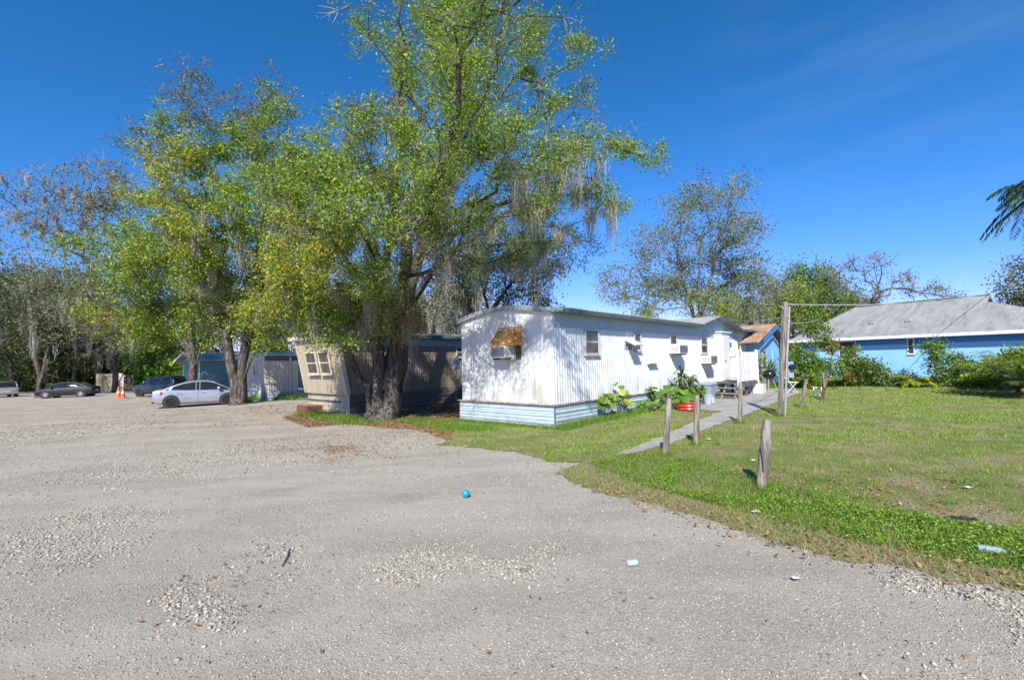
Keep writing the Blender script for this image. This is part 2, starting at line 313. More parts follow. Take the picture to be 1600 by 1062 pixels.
mb = MB(); n = len(walk); rw = ragged(walk, .035, .3, seed=5); n = len(rw)
o = flat('concrete_walk', rw, .018, M['concrete']); tag(o, kind='structure')

# ---------------------------------------------------------------- foliage + branch machinery
PAL = {
 'green': [((.15, .25, .025), .36), ((.10, .18, .02), .26), ((.22, .31, .03), .30), ((.36, .32, .035), .04), ((.34, .14, .02), .012), ((.06, .10, .02), .03)],
 'yellow': [((.25, .34, .03), .46), ((.15, .24, .025), .26), ((.40, .36, .03), .20), ((.45, .22, .02), .05), ((.36, .10, .02), .015)],
 'rusty': [((.13, .18, .03), .4), ((.34, .14, .03), .22), ((.24, .22, .05), .2), ((.20, .07, .03), .08), ((.16, .13, .08), .1)],
 'dull': [((.15, .14, .08), .3), ((.12, .15, .045), .4), ((.18, .15, .10), .2), ((.08, .10, .03), .15)],
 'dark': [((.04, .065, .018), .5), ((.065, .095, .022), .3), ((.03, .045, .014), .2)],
 'red': [((.26, .05, .02), .5), ((.12, .14, .03), .5)],
 'bright': [((.14, .26, .025), .4), ((.09, .18, .02), .4), ((.2, .3, .04), .2)],
 'olive': [((.125, .17, .045), .4), ((.17, .20, .07), .3), ((.085, .12, .03), .3)],
}
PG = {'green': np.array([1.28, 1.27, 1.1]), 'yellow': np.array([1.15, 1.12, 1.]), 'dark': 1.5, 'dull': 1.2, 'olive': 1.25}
def pal(name, n, r):
    cs, ws = zip(*PAL[name]); ws = np.array(ws) / sum(ws); return np.array(cs)[r.choice(len(cs), n, p=ws)] * r.uniform(.75, 1.25, (n, 1)) * PG.get(name, 1.)
def norm(a): return a / (np.linalg.norm(a, axis=-1, keepdims=True) + 1e-9)
def leaves_geo(c, size, cols, r, aspect=.5, upbias=.5, droop=0.):
    n = len(c); size = np.broadcast_to(size, (n,)) * r.uniform(.65, 1.35, n)
    nz = norm(r.normal(size=(n, 3)) + V(0, 0, upbias)); a = norm(np.cross(nz, r.normal(size=(n, 3)))); a[:, 2] -= droop; a = norm(a); b = norm(np.cross(nz, a))
    a = a * size[:, None] * .5; b = b * size[:, None] * .5 * aspect
    v = np.stack([c - a, c + b * 1.0 - a * .1, c + a, c - b - a * .1], 1).reshape(-1, 3)
    return v, np.arange(n * 4).reshape(-1, 4), cols
def grow(base, trunk_pts, targets, r, alpha=.35, step=.45, wob=.12):
    cap = 400000; P = np.zeros((20000, 3)); par = np.full(20000, -1); pl = np.zeros(20000); n = 0
    def addn(p, pa):
        nonlocal n, P, par, pl
        if n >= len(P): P = np.vstack([P, np.zeros_like(P)]); par = np.concatenate([par, np.full(len(par), -1)]); pl = np.concatenate([pl, np.zeros(len(pl))])
        P[n] = p; par[n] = pa; pl[n] = 0 if pa < 0 else pl[pa] + np.linalg.norm(p - P[pa]); n += 1; return n - 1
    root = addn(base, -1); minnode = 0; starts = []
    for tr in trunk_pts:
        k = root
        for p in tr: k = addn(np.array(p, float), k)
    lowz = min(tr[0][2] for tr in trunk_pts)
    ok0 = 1
    top = np.mean([tr[-1] for tr in trunk_pts], 0)
    order = np.argsort(np.linalg.norm(targets - top, axis=1)); tips = np.zeros(len(targets), int)
    for t in order:
        T = targets[t]; q = P[ok0:n]; d = np.linalg.norm(q - T, axis=1); below = np.maximum(0, q[:, 2] - T[2] - .3)
        k = int(np.argmin(d + alpha * pl[ok0:n] + .35 * below)) + ok0; dist = d[k - ok0]; m = max(1, int(dist / step))
        a = P[k].copy(); g = P[par[k]] if par[k] >= 0 else a - V(0, 0, 1); dr = (a - g); dr /= np.linalg.norm(dr) + 1e-9
        ctrl = a + (dr * .5 + V(0, 0, .25)) * dist * .45; cur = k
        for j in range(1, m + 1):
            s_ = j / m; p = (1 - s_) ** 2 * a + 2 * s_ * (1 - s_) * ctrl + s_ * s_ * T
            if j < m: p = p + r.normal(0, wob * min(1, dist), 3) * .6
            cur = addn(p, cur)
        tips[t] = cur
    return P[:n], par[:n], pl[:n], tips
def radii(P, par, tip, rtrunk, ntips):
    n = len(P); k = math.log(max(ntips, 3)) / math.log(rtrunk / tip); acc = np.zeros(n); kids = np.bincount(par[par >= 0], minlength=n)
    rk = np.zeros(n)
    for i in range(n - 1, -1, -1):
        rk[i] = acc[i] if kids[i] else tip ** k
        if par[i] >= 0: acc[par[i]] += rk[i]
    return rk ** (1 / k)
def tubes(P, par, rad, r, sel, sides, rough=0.):
    n = len(P); idx = np.nonzero(sel & (par >= 0))[0]
    if not len(idx): return None
    pr = par[idx]; d = norm(P[idx] - P[pr]); nd = np.zeros_like(P); nd[par[par >= 0]] = 0
    alld = np.zeros_like(P); h = par >= 0; alld[h] = norm(P[h] - P[par[h]])
    main = np.full(n, -1); o = np.argsort(rad[h]); hi = np.nonzero(h)[0][o]; main[par[hi]] = hi
    nd = alld.copy(); mm = main >= 0; nd[mm] = norm(alld[mm] + alld[main[mm]])
    ismain = main[pr] == idx
    d0 = np.where(ismain[:, None], nd[pr], d); d1 = nd[idx]; r0 = np.where(ismain, rad[pr], np.minimum(rad[pr], rad[idx] * 1.25)); r1 = rad[idx]
    tab = 1 + rough * r.normal(size=(n, sides)).clip(-1.5, 1.5)
    def ring(c, dd, rr, ids, use):
        ref = np.tile(V(.45, .86, .23), (len(dd), 1)); u = norm(np.cross(ref, dd)); v = np.cross(dd, u)
        a = np.linspace(0, 2 * math.pi, sides, endpoint=False)
        k = rr[:, None] * np.where(use[:, None], tab[ids], 1)
        return c[:, None] + u[:, None] * (np.cos(a) * k)[..., None] + v[:, None] * (np.sin(a) * k)[..., None]
    A = ring(P[pr], d0, r0, pr, ismain); B = ring(P[idx], d1, r1, idx, np.ones(len(idx), bool)); m = len(idx)
    v = np.concatenate([A, B], 1).reshape(-1, 3); b = (np.arange(m) * 2 * sides)[:, None]; k = np.arange(sides)[None]
    f = np.stack([b + k, b + (k + 1) % sides, b + sides + (k + 1) % sides, b + sides + k], -1).reshape(-1, 4); return v, f
def merge(gs):
    gs = [g for g in gs if g is not None]; vs, fs, cs, o = [], [], [], 0
    for g in gs:
        vs.append(g[0]); fs.append(g[1] + o); o += len(g[0])
        if len(g) > 2: cs.append(g[2])
    return np.concatenate(vs), np.concatenate(fs), (np.concatenate(cs) if cs else None)
def twigs_geo(c, dirs, ln, wd, r):
    n = len(c); a = norm(dirs) * ln[:, None]; b = norm(np.cross(a, r.normal(size=(n, 3)))) * wd * .5
    mid = c + a * .5 + r.normal(0, 1, (n, 3)) * ln[:, None] * .06; e = c + a
    v = np.stack([c - b, c + b, mid + b * .8, mid - b * .8, e + b * .3, e - b * .3], 1).reshape(-1, 3); k = (np.arange(n) * 6)[:, None]
    f = np.stack([k + V(0, 1, 2, 3).astype(int), k + V(3, 2, 4, 5).astype(int)], 1).reshape(-1, 4).astype(int); return v, f
def moss_geo(pts, per, ln, wd, r, spread=.13):
    c = np.repeat(pts, per, 0) + r.normal(0, spread, (len(pts) * per, 3)) * V(1, 1, 1.); n = len(c); L = np.repeat(r.gamma(3, ln / 3, len(pts)), per) * r.uniform(.35, 1.1, n)
    ang = r.uniform(0, math.pi, n); b = np.stack([np.cos(ang), np.sin(ang), np.zeros(n)], -1) * wd * .5; off = r.normal(0, .05, (n, 2)); vs = []
    k = 4; cen = np.repeat(pts, per, 0); wob_ = r.normal(0, .035, (k + 1, n, 2))
    for i in range(k + 1):
        t = i / k; p = c.copy(); p[:, :2] += off * t * 1.5 + (cen[:, :2] - c[:, :2]) * t * .6 + wob_[i]; p[:, 2] -= L * t
        wv = b * (1 - .75 * t); vs += [p - wv, p + wv]
    v = np.stack(vs, 1).reshape(-1, 3); q = (np.arange(n) * 2 * (k + 1))[:, None]
    f = np.concatenate([q + np.array([2 * i, 2 * i + 1, 2 * i + 3, 2 * i + 2]) for i in range(k)], 1).reshape(-1, 4)
    cl = np.array([(.40, .38, .32), (.30, .285, .24), (.48, .46, .39)])[r.integers(0, 3, n)] * r.uniform(.8, 1.2, (n, 1)); return v, f, np.repeat(cl, k, 0)
def tree(name, label, cat, base, trunks, lobes, rtrunk, seed, lsize=.10, per=32, clump=.28, moss=0, mossper=16, mossln=.8, tipr=.008, twign=4, bark='bark', group=None, alpha=.35, step=.45, crown='crown', aspect=.5, leafmat_='leaf', mossw=.022, mossz=(2.4, 99), sub=7, subr=.30, mossy=-99):
    """lobes: (centre, (rx,ry,rz), n, palette, leafiness); all in world metres, stored relative to the tree's base"""
    r = np.random.default_rng(seed); root = thing(name, label, cat, base, 0, group); B = np.array(base, float)
    T, pn, lf = [], [], []
    for c, rr, n, p, lv in lobes:
        u = norm(r.normal(size=(n, 3))) * (r.uniform(.12, 1, (n, 1)) ** .42); 
        ns_ = max(2, int(n / sub)); own = r.integers(0, ns_, n); cen_ = u[:ns_][own]; jit = r.normal(0, 1, (n, 3)) * subr
        T.append(np.array(c) - B + cen_ * np.array(rr) + jit); pn += [p] * n; lf += [lv] * n
    T = np.concatenate(T); lf = np.array(lf); pn = np.array(pn)
    trl = [[np.array(p, float) for p in tr] for tr in trunks]
    P, par, pl, tips = grow(V(0, 0, -.15), trl, T, r, alpha, step)
    rad = radii(P, par, tipr, rtrunk, len(T))
    rad = np.where(P[:, 2] < .7, rad * (1 + .45 * np.clip(.7 - P[:, 2], 0, .85)), rad)
    big, mid = rad > .09, (rad <= .09) & (rad > .03)
    v, f, _ = merge([tubes(P, par, rad, r, big, 16, .13), tubes(P, par, rad, r, mid, 6, .05), tubes(P, par, rad, r, rad <= .03, 3)])
    me = npmesh('trunk', v, f, smooth=True); link('trunk', me, M[bark], root)
    # leaves in clumps round each tip and its parent nodes
    cc, pp = [], []
    for src, frac in ((tips, .6), (par[tips], .4)):
        k = (per * frac * lf * r.uniform(.4, 1.6, len(tips))).astype(int); c = np.repeat(P[src], k, 0); cen = c + r.normal(0, clump, c.shape) * V(1, 1, .75); cc.append(cen); pp.append(np.repeat(pn, k))
    cc = np.concatenate(cc); pp = np.concatenate(pp); cols = np.zeros((len(cc), 3))
    lsz = np.full(len(cc), lsize)
    for p in set(pn): mk = pp == p; cols[mk] = pal(p.replace('_s', ''), mk.sum(), r); lsz[mk] *= .62 if p.endswith('_s') else 1.
    fld = np.sin(cc[:, 0] * 2.1 + seed) * np.sin(cc[:, 1] * 1.7) * np.sin(cc[:, 2] * 2.6 + 1); hot = (fld > .55) & (r.uniform(size=len(cc)) < .35) & ((pp == 'green') | (pp == 'yellow'))
    cols[hot] = pal('rusty', hot.sum(), r)
    if len(cc): lv, lfc, lc = leaves_geo(cc, lsz, cols, r, aspect); link(crown, npmesh(crown, lv, lfc, lc), M[leafmat_], root)
    if twign:
        k = twign; c = np.repeat(P[tips], k, 0); d = np.repeat(norm(P[tips] - P[par[tips]]), k, 0) + r.normal(0, .75, (len(c), 3)); tv, tf = twigs_geo(c, d, r.uniform(.25, .9, len(c)) * clump * 2.6, .010 if lsize < .12 else .018, r)
        link('twigs', npmesh('twigs', tv, tf), M['twig'], root)
    if moss:
        cand = np.nonzero((rad > .012) & (P[:, 2] > mossz[0]) & (P[:, 2] < mossz[1]) & (P[:, 1] > mossy))[0]; pk = r.choice(cand, min(moss, len(cand)), replace=False); mv, mf, mc = moss_geo(P[pk], mossper, mossln, mossw, r)
        ok = np.ones(len(mf), bool); link('spanish_moss', npmesh('spanish_moss', mv, mf, mc), M['moss'], root)
    return root
def L_(px, py, y, rx, ry, rz, n, p='green', lv=1.): return (at(px, py, y), (rx, ry, rz), n, p, lv)

# ---------------------------------------------------------------- wall building helpers (root-local frames)
def corr(mb, fr, x0, x1, z0, ztop, pitch, amp, y0=0):   # vertical corrugation, ztop may be a function of x
    zt = ztop if callable(ztop) else (lambda x: ztop); n = int((x1 - x0) / pitch); b = len(mb.v); k = 0; xs = []
    for i in range(n): xs += [(x0 + (i) * pitch, 0), (x0 + (i + .55) * pitch, 0), (x0 + (i + .68) * pitch, amp), (x0 + (i + .87) * pitch, amp)]
    xs.append((x1, 0))
    for x, a in xs: mb.v.append(tuple(fr.p(x, y0 + a, z0))); mb.v.append(tuple(fr.p(x, y0 + a, zt(x))))
    for i in range(len(xs) - 1): mb.f.append((b + 2 * i, b + 2 * i + 2, b + 2 * i + 3, b + 2 * i + 1))
    return mb
def lap(mb, fr, x0, x1, z0, z1, n, out=.03, y0=0):      # horizontal lapped panels
    h = (z1 - z0) / n
    for i in range(n): mb.prism([(y0 + .005, z0 + i * h), (y0 + out, z0 + i * h + .004), (y0 + out, z0 + i * h + h * .25), (y0 + out * .45, z0 + i * h + h * .34), (y0 + out * .8, z0 + i * h + h * .6), (y0 + .008, z0 + (i + 1) * h)], x0, x1, Fr(fr.o, fr.ey, fr.ex, fr.ez))
    return mb
def window(root, fr, x0, x1, z0, z1, m='frame', bar=True, t=.05, curtain=False):
    w = MB(); w.box(x0, x1, .0, .06, z0, z0 + t, fr).box(x0, x1, .0, .06, z1 - t, z1, fr).box(x0, x0 + t, .0, .058, z0 + t, z1 - t, fr).box(x1 - t, x1, .0, .058, z0 + t, z1 - t, fr)
    if bar: zm = (z0 + z1) / 2; w.box(x0 + t, x1 - t, 0, .05, zm - t * .4, zm + t * .4, fr)
    o = w.build('window', M[m], root); MB().box(x0 + t, x1 - t, .018, .030, z0 + t, z1 - t, fr).build('pane', M['glass'], o)
    s_ = MB().box(x0 - .03, x1 + .03, .0, .085, z0 - .035, z0 - .002, fr).build('sill', M[m], o); return o
def acunit(root, fr, x0, x1, z0, z1, dep=.42):
    a = MB().box(x0, x1, .02, dep, z0, z1, fr).build('air_conditioner', M['ac'], root, bevel=.012)
    g = MB(); n = 10
    for i in range(n): z = z0 + .05 + (z1 - z0 - .1) * i / (n - 1); g.box(x0 + .03, x1 - .03, dep + .002, dep + .012, z - .006, z + .006, fr)
    g.build('coil_grille', M['ac_fin'], a)
    MB().box(x0 + .03, x1 - .03, dep - .001, dep + .002, z0 + .03, z1 - .03, fr).build('coil', M['ac_fin'], a)
    g = MB()
    for sx in (x0 - .004, x1 + .001):
        for i in range(6): y = .1 + i * .05; g.box(sx, sx + .003, y, y + .02, z0 + .08, z1 - .08, fr)
    g.build('louvre', M['ac_fin'], a)
    MB().box(x0 + .04, x0 + .07, 0.02, dep - .05, z0 - .05, z0 - .002, fr).box(x1 - .07, x1 - .04, .02, dep - .05, z0 - .05, z0 - .002, fr).build('bracket', M['dark_edge'], a)
    return a
DA = math.atan2(.73879151, .67393405)
def wl(x, out): p = A + V(.67393, .73879, 0) * x + V(.73879, -.67393, 0) * out; return V(p[0], p[1], gz(p[0]))

# ================================================================ WHITE MOBILE HOME
A = G(868, 668)
wh = thing('mobile_home', 'white corrugated mobile home with pale blue skirting and plywood awning on its end', 'mobile home', A, DA)
SF = Fr((0, 0, 0), (1, 0, 0), (0, -1, 0)); FF = Fr((0, 0, 0), (0, 1, 0), (-1, 0, 0)); LEN, WID = 17.2, 3.62
def arch(y): return 3.0 + .25 * math.sin(math.pi * min(max(y / WID, 0), 1)) ** .8 + .0
mb = MB(); corr(mb, SF, 0, LEN, .58, 2.66, .115, .017); mb.build('side_wall', M['side_wall'], wh)
mb = MB(); corr(mb, FF, 0, WID, .58, arch, .23, .006); mb.build('end_wall', M['white_wall'], wh)
MB().box(.03, LEN - .03, .03, WID - .03, -.1, 2.98).build('wall_core', M['white_wall'], wh)
MB().box(-.02, LEN + .02, -.028, -.001, 2.64, 3.10).build('fascia', M['fascia'], wh)
mb = MB(); lap(mb, SF, -.06, LEN, .15, .58, 2, .035, .03); lap(mb, SF, -.06, LEN, -.25, .15, 2, .035, .035); mb.build('skirting', M['skirt'], wh)
mb = MB(); lap(mb, FF, -.05, WID + .05, .28, .57, 2, .03, .05); lap(mb, FF, -.05, WID + .05, -.30, .275, 3, .03, .056); mb.build('skirting', M['skirt'], wh)
MB().box(-.13, LEN, -.10, .0, .573, .605).box(-.13, -.0, .0, WID + .08, .573, .607).build('skirt_ledge', M['rust_ledge'], wh)
MB().box(-.115, -.1, -.085, -.055, -.25, .57).build('skirt_corner', M['dark_edge'], wh)
mb = MB(); yy = np.linspace(-.30, WID + .12, 15)
for i in range(14):
    a, b = yy[i], yy[i + 1]; za, zb = arch(a) + .0, arch(b) + .0
    if a < 0: za = 3.06
    if b < 0: zb = 3.06
    mb.hexa([(-.10, a, za - .03), (.02, a, za - .03), (.02, b, zb - .03), (-.10, b, zb - .03), (-.10, a, za + .10), (.02, a, za + .10), (.02, b, zb + .10), (-.10, b, zb + .10)])
mb.build('arch_trim', M['trim'], wh)
mb = MB(); yr_ = np.linspace(-.03, WID + .12, 14)
for i in range(13):
    a, b = yr_[i], yr_[i + 1]; za, zb = max(arch(a), 3.06), max(arch(b), 3.06)
    mb.hexa([(.02, a, za + .04), (LEN + .25, a, za + .04), (LEN + .25, b, zb + .04), (.02, b, zb + .04), (.02, a, za + .09), (LEN + .25, a, za + .09), (LEN + .25, b, zb + .09), (.02, b, zb + .09)])
gx0, gx1, gc, gzk, gpk = 9.7, 14.5, 12.0, 3.08, 3.56
for xa, xb in ((.02, gx0), (gx1, LEN + .25)): mb.hexa([(xa, -.32, 3.06), (xb, -.32, 3.06), (xb, -.03, 3.10), (xa, -.03, 3.10), (xa, -.32, 3.11), (xb, -.32, 3.11), (xb, -.03, 3.15), (xa, -.03, 3.15)])
roof = mb.build('roof', M['metal_roof'], wh)
mb = MB()
for xa, xb in ((.02, gx0), (gx1, LEN + .25)): MB().box(xa, xb, -.345, -.322, 3.0, 3.115).build('eave_edge', M['dark_edge'], roof)
mb = MB()
for i in range(70):
    x = .1 + i * .25
    if not gx0 - .05 < x < gx1: mb.hexa([(x, -.34, 3.112), (x + .05, -.34, 3.112), (x + .05, -.0, 3.155), (x, -.0, 3.155), (x, -.34, 3.145), (x + .05, -.34, 3.145), (x + .05, 0, 3.185), (x, 0, 3.185)])
mb.build('roof_rib', M['metal_roof'], roof)
gb = MB()
for (xa, za, xb, zb) in ((gx0, gzk, gc, gpk), (gc, gpk, gx1, gzk)):
    gb.hexa([(xa, -.36, za), (xb, -.36, zb), (xb, 1.8, zb), (xa, 1.8, za), (xa, -.36, za + .05), (xb, -.36, zb + .05), (xb, 1.8, zb + .05), (xa, 1.8, za + .05)])
g_ = gb.build('gable_roof', M['metal_roof'], wh)
mb = MB()
for (xa, za, xb, zb) in ((gx0, gzk, gc, gpk), (gc, gpk, gx1, gzk)): mb.hexa([(xa, -.385, za - .04), (xb, -.385, zb - .04), (xb, -.362, zb - .04), (xa, -.362, za - .04), (xa, -.385, za + .055), (xb, -.385, zb + .055), (xb, -.362, zb + .055), (xa, -.362, za + .055)])
mb.build('gable_edge', M['dark_edge'], g_)
MB().prism([(gx0, 2.9), (gx1, 2.9), (gx1, gzk), (gc, gpk), (gx0, gzk)], -.036, -.03).build('gable_face', M['fascia'], wh)
for (x0, x1, z0, z1) in ((1.42, 2.18, 1.90, 2.64), (4.32, 4.80, 2.02, 2.63), (7.08, 7.72, 1.93, 2.63), (10.1, 10.86, 1.93, 2.63)): window(wh, SF, x0, x1, z0, z1)
acunit(wh, SF, 7.02, 7.78, 1.92, 2.25); acunit(wh, SF, 10.1, 10.86, 1.50, 1.84)
MB().prism([(0, 2.06), (.0, 2.40), (.02, 2.42), (.42, 2.2), (.40, 2.17), (.02, 2.36)], 3.72, 4.22, Fr((0, 0, 0), (0, -1, 0), (1, 0, 0))).build('vent_hood', M['white_paint'], wh)
MB().box(3.74, 4.2, .004, .012, 2.05, 2.35, SF).build('vent_opening', M['dark_edge'], wh)
MB().prism([(0, 1.56), (0, 1.67), (.16, 1.63), (.16, 1.58)], 5.2, 5.84, Fr((0, 0, 0), (0, -1, 0), (1, 0, 0))).build('vent_hood', M['white_paint'], wh)
# end window: plywood awning, air conditioner, rotten board
aw = MB(); t = .02
pts = [(-.02, 1.10, 2.72), (-.02, 1.97, 2.71), (-.30, 2.13, 2.20), (-.30, .86, 2.22)]
aw.hexa([(x, y, z - t) for x, y, z in pts] + [(x, y, z + t) for x, y, z in pts]); aw.build('awning', M['ply'], wh)
acunit(wh, FF, 1.42, 1.98, 1.86, 2.20, .36)
MB().box(1.13, 1.30, .01, .05, 1.82, 2.25, FF).build('rotten_board', M['burnt'], wh)
window(wh, FF, 1.36, 2.04, 1.84, 2.68)
# door box
MB().box(11.72, 12.75, .02, .34, .62, 2.84, SF).build('door_surround', M['side_wall'], wh)
MB().box(11.66, 12.85, .0, .42, 2.842, 2.89, SF).build('door_canopy', M['white_paint'], wh)
d = MB().box(11.84, 12.64, .342, .375, .74, 2.72, SF).build('door', M['white_paint'], wh); MB().lathe([(.0, 0), (.03, .0), (.035, .03), (.015, .06)], 8, Fr((11.93, -.377, 1.6), (1, 0, 0), (0, 0, 1), (0, -1, 0))).build('door_knob', M['dark_edge'], d)
MB().box(13.5, 13.62, .02, .14, 2.2, 2.45, SF).box(13.54, 13.58, .02, .06, 2.45, 2.6, SF).build('wall_lamp', M['dark_edge'], wh)

# ---- porch: deck, steps, picket railing
pc = thing('porch', 'grey wooden porch steps with white picket railing at the trailer door', 'porch', A, DA)
mb = MB()
for i in range(11): mb.box(10.1 + i * .235, 10.1 + i * .235 + .22, .36, 1.46, .68, .72, SF)
mb.build('deck', M['dark_wood'], pc)
for x in (10.12, 11.3, 12.5):
    for y in (.4, 1.34): MB().box(x, x + .09, y, y + .09, -.05, .678, SF).build('deck_post', M['dark_wood'], pc)
MB().box(10.1, 12.65, 1.465, 1.50, .52, .715, SF).build('rim_joist', M['dark_wood'], pc)
for k in range(3): MB().box(10.08 - .26 * (k + 1), 10.08 - .26 * k, .5, 1.5, .50 - .2 * k, .535 - .2 * k, SF).build('step', M['old_wood'], pc)
for y in (.5, .97, 1.45): MB().prism([(10.09, .50), (10.09, .62), (9.25, .02), (9.42, .02)], -y - .04, -y).build('stringer', M['old_wood'], pc)
m_ = MB()
for i in range(13): x = 10.2 + i * .185; m_.box(x, x + .115, 1.40, 1.42, .74, 1.96 + random.uniform(-.015, .015), SF)
m_.box(10.15, 12.6, 1.355, 1.398, 1.78, 1.88, SF).box(10.15, 12.6, 1.355, 1.398, .84, .94, SF).build('railing', M['white_paint'], pc)
m_ = MB()
for i in range(8): y = .32 + i * .14; m_.box(12.60, 12.62, y, y + (.07 if 2 < i < 6 else .12), .74, 1.96, SF)
m_.box(12.555, 12.598, .3, 1.38, 1.78, 1.88, SF).box(12.555, 12.598, .3, 1.38, .84, .94, SF).build('railing', M['white_paint'], pc)
for x in (10.12, 12.62): MB().box(x - .05, x + .05, 1.425, 1.53, .0, 2.05, SF).build('newel_post', M['white_paint'], pc)
MB().box(10.3, 10.42, 1.44, 1.46, 1.9, 2.45, SF).build('tilted_board', M['old_wood_brown'], pc)

# ================================================================ TAN / BROWN MOBILE HOME
Bp = G(548, 648); br = thing('mobile_home', 'tan mobile home with a forward leaning end wall, behind the big oak', 'mobile home', Bp, DA)
bl, bw_ = 13.5, 3.45; sl = .42
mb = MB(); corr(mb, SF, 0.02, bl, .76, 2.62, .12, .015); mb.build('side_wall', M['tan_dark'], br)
efr = Fr((0, 0, 0), (0, 1, 0), norm(V(-1, 0, -.2)), norm(V(-.2, 0, 1)))   # end wall leans out at the top
mb = MB(); corr(mb, efr, 0, bw_, .76, 2.95, .20, .008); mb.build('end_wall', M['tan_wall'], br)
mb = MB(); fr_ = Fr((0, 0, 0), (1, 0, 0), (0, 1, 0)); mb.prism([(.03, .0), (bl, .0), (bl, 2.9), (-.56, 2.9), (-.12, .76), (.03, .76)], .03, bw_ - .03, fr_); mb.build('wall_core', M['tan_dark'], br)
MB().prism([(-.16, .76), (.0, .76), (-.42, 2.9), (-.60, 2.9)], -.035, .02, fr_).build('corner_trim', M['cream'], br)
MB().prism([(-.16, .76), (.0, .76), (-.42, 2.9), (-.60, 2.9)], bw_ - .02, bw_ + .035, fr_).build('corner_trim', M['cream'], br)
MB().box(-.5, bl, -.03, -.002, 2.60, 2.93).build('fascia', M['trim'], br)
mb = MB(); ys_ = np.linspace(-.35, bw_ + .35, 9)
for i in range(8):
    a, b = ys_[i], ys_[i + 1]; f_ = lambda y: 2.98 + .22 * math.sin(math.pi * (y + .35) / (bw_ + .7)); mb.hexa([(-.72, a, f_(a)), (bl + .2, a, f_(a)), (bl + .2, b, f_(b)), (-.72, b, f_(b)), (-.72, a, f_(a) + .07), (bl + .2, a, f_(a) + .07), (bl + .2, b, f_(b) + .07), (-.72, b, f_(b) + .07)])
rf = mb.build('roof', M['metal_roof'], br); MB().box(-.74, -.722, -.36, bw_ + .36, 2.90, 3.06).build('roof_fascia', M['cream'], rf); MB().box(-.9, bl + .2, -.375, -.352, 2.92, 3.04).build('eave_edge', M['dark_edge'], rf)
for (x0, x1) in ((.66, 1.5), (1.72, 2.62)): window(br, Fr((-.05, 0, 0), efr.ex, efr.ey, efr.ez), x0, x1, 1.56, 2.46, 'cream')
window(br, SF, 5.2, 5.75, 2.1, 2.58); window(br, SF, 9.2, 9.9, 1.9, 2.58)
mb = MB(); lap(mb, SF, 0, bl, -.25, .76, 3, .05); mb.build('skirting', M['brown_skirt'], br)
mb = MB(); lap(mb, FF, 0, bw_, -.25, .76, 3, .03, .02); mb.build('skirting', M['tan_wall'], br)

# electric meter stand in front of it
q = G(714, 632); q = at(713, 628, 19.2); q[2] = gz(q[0]); t_ = thing('meter_stand', 'pale post carrying a grey meter box beside the tan mobile home', 'utility post', q, DA)
MB().tube([(0, 0, -.1), (.02, 0, 1.6)], .03, 8).build('post', M['old_wood'], t_)
MB().box(-.13, .13, -.08, .08, 1.55, 2.0).prism([(-.13, 2.0), (.13, 2.0), (0, 2.1)], -.08, .08).build('meter_box', M['bucket'], t_, bevel=.01)

# ================================================================ GREY-AND-TEAL MOBILE HOME and TEAL HOME further left
Cp = G(413, 626); cg = thing('mobile_home', 'pale grey corrugated mobile home with teal skirting, seen right of the forked tree', 'mobile home', Cp, DA)
cl_, cw = 9.5, 3.3
archc = lambda y: 2.62 + .16 * math.sin(math.pi * min(max(y / cw, 0), 1))
mb = MB(); corr(mb, SF, 0, cl_, .48, 2.36, .14, .016); mb.build('side_wall', M['grey_wall'], cg)
mb = MB(); corr(mb, FF, 0, cw, .48, archc, .14, .012); mb.build('end_wall', M['grey_wall'], cg)
MB().box(.03, cl_, .03, cw - .03, -.1, 2.62).build('wall_core', M['grey_wall'], cg)
MB().box(0, cl_, -.025, -.002, 2.34, 2.66).build('fascia', M['dark_edge'], cg)
mb = MB(); lap(mb, SF, 0, cl_, -.2, .48, 2, .04, .02); lap(mb, FF, 0, cw, -.2, .48, 2, .04, .02); mb.build('skirting', M['teal_pale'], cg)
mb = MB(); yy = np.linspace(-.25, cw + .25, 9)
for i in range(8): a, b = yy[i], yy[i + 1]; mb.hexa([(-.15, a, archc(a) + .02), (cl_, a, archc(a) + .02), (cl_, b, archc(b) + .02), (-.15, b, archc(b) + .02), (-.15, a, archc(a) + .12), (cl_, a, archc(a) + .12), (cl_, b, archc(b) + .12), (-.15, b, archc(b) + .12)])
mb.build('roof', M['teal_pale'], cg)
MB().box(-.02, cl_, .0, .055, 1.0, 1.05, SF).build('belt_rail', M['cream'], cg)
MB().tube([(1.45, -.12, -.1), (1.45, -.12, 2.6)], .04, 8).build('porch_pole', M['grey_wall'], cg)
d = MB().box(2.0, 2.85, .02, .06, .45, 2.05, SF).build('door', M['teal'], cg); MB().box(2.08, 2.12, .062, .10, 1.2, 1.3, SF).build('door_handle', M['steel'], d)
window(cg, FF, 1.0, 1.6, 1.5, 2.1)
Ep = G(312, 618); eg = thing('mobile_home', 'teal mobile home with white gable trim behind the silver sedan', 'mobile home', Ep, DA)
el_, ew = 9.5, 4.8
MB().box(0, el_, 0, ew, -.2, 2.8).build('wall', M['teal'], eg)
MB().box(-.03, .0, -.03, .22, -.1, 2.8).build('corner_board', M['teal_pale'], eg); MB().box(-.03, 0, ew - .22, ew + .03, -.1, 2.8).build('corner_board', M['teal_pale'], eg)
pr = [(-.5, 2.78), (ew + 1.9, 2.72), (ew * .62, 3.45), (ew * .5, 3.47)]
MB().prism([(-.02, 2.79), (ew + .02, 2.79), (ew * .55, 3.35)], .0, -.04, Fr((0, 0, 0), (0, 1, 0), (-1, 0, 0))).build('gable', M['teal_pale'], eg)
mb = MB()
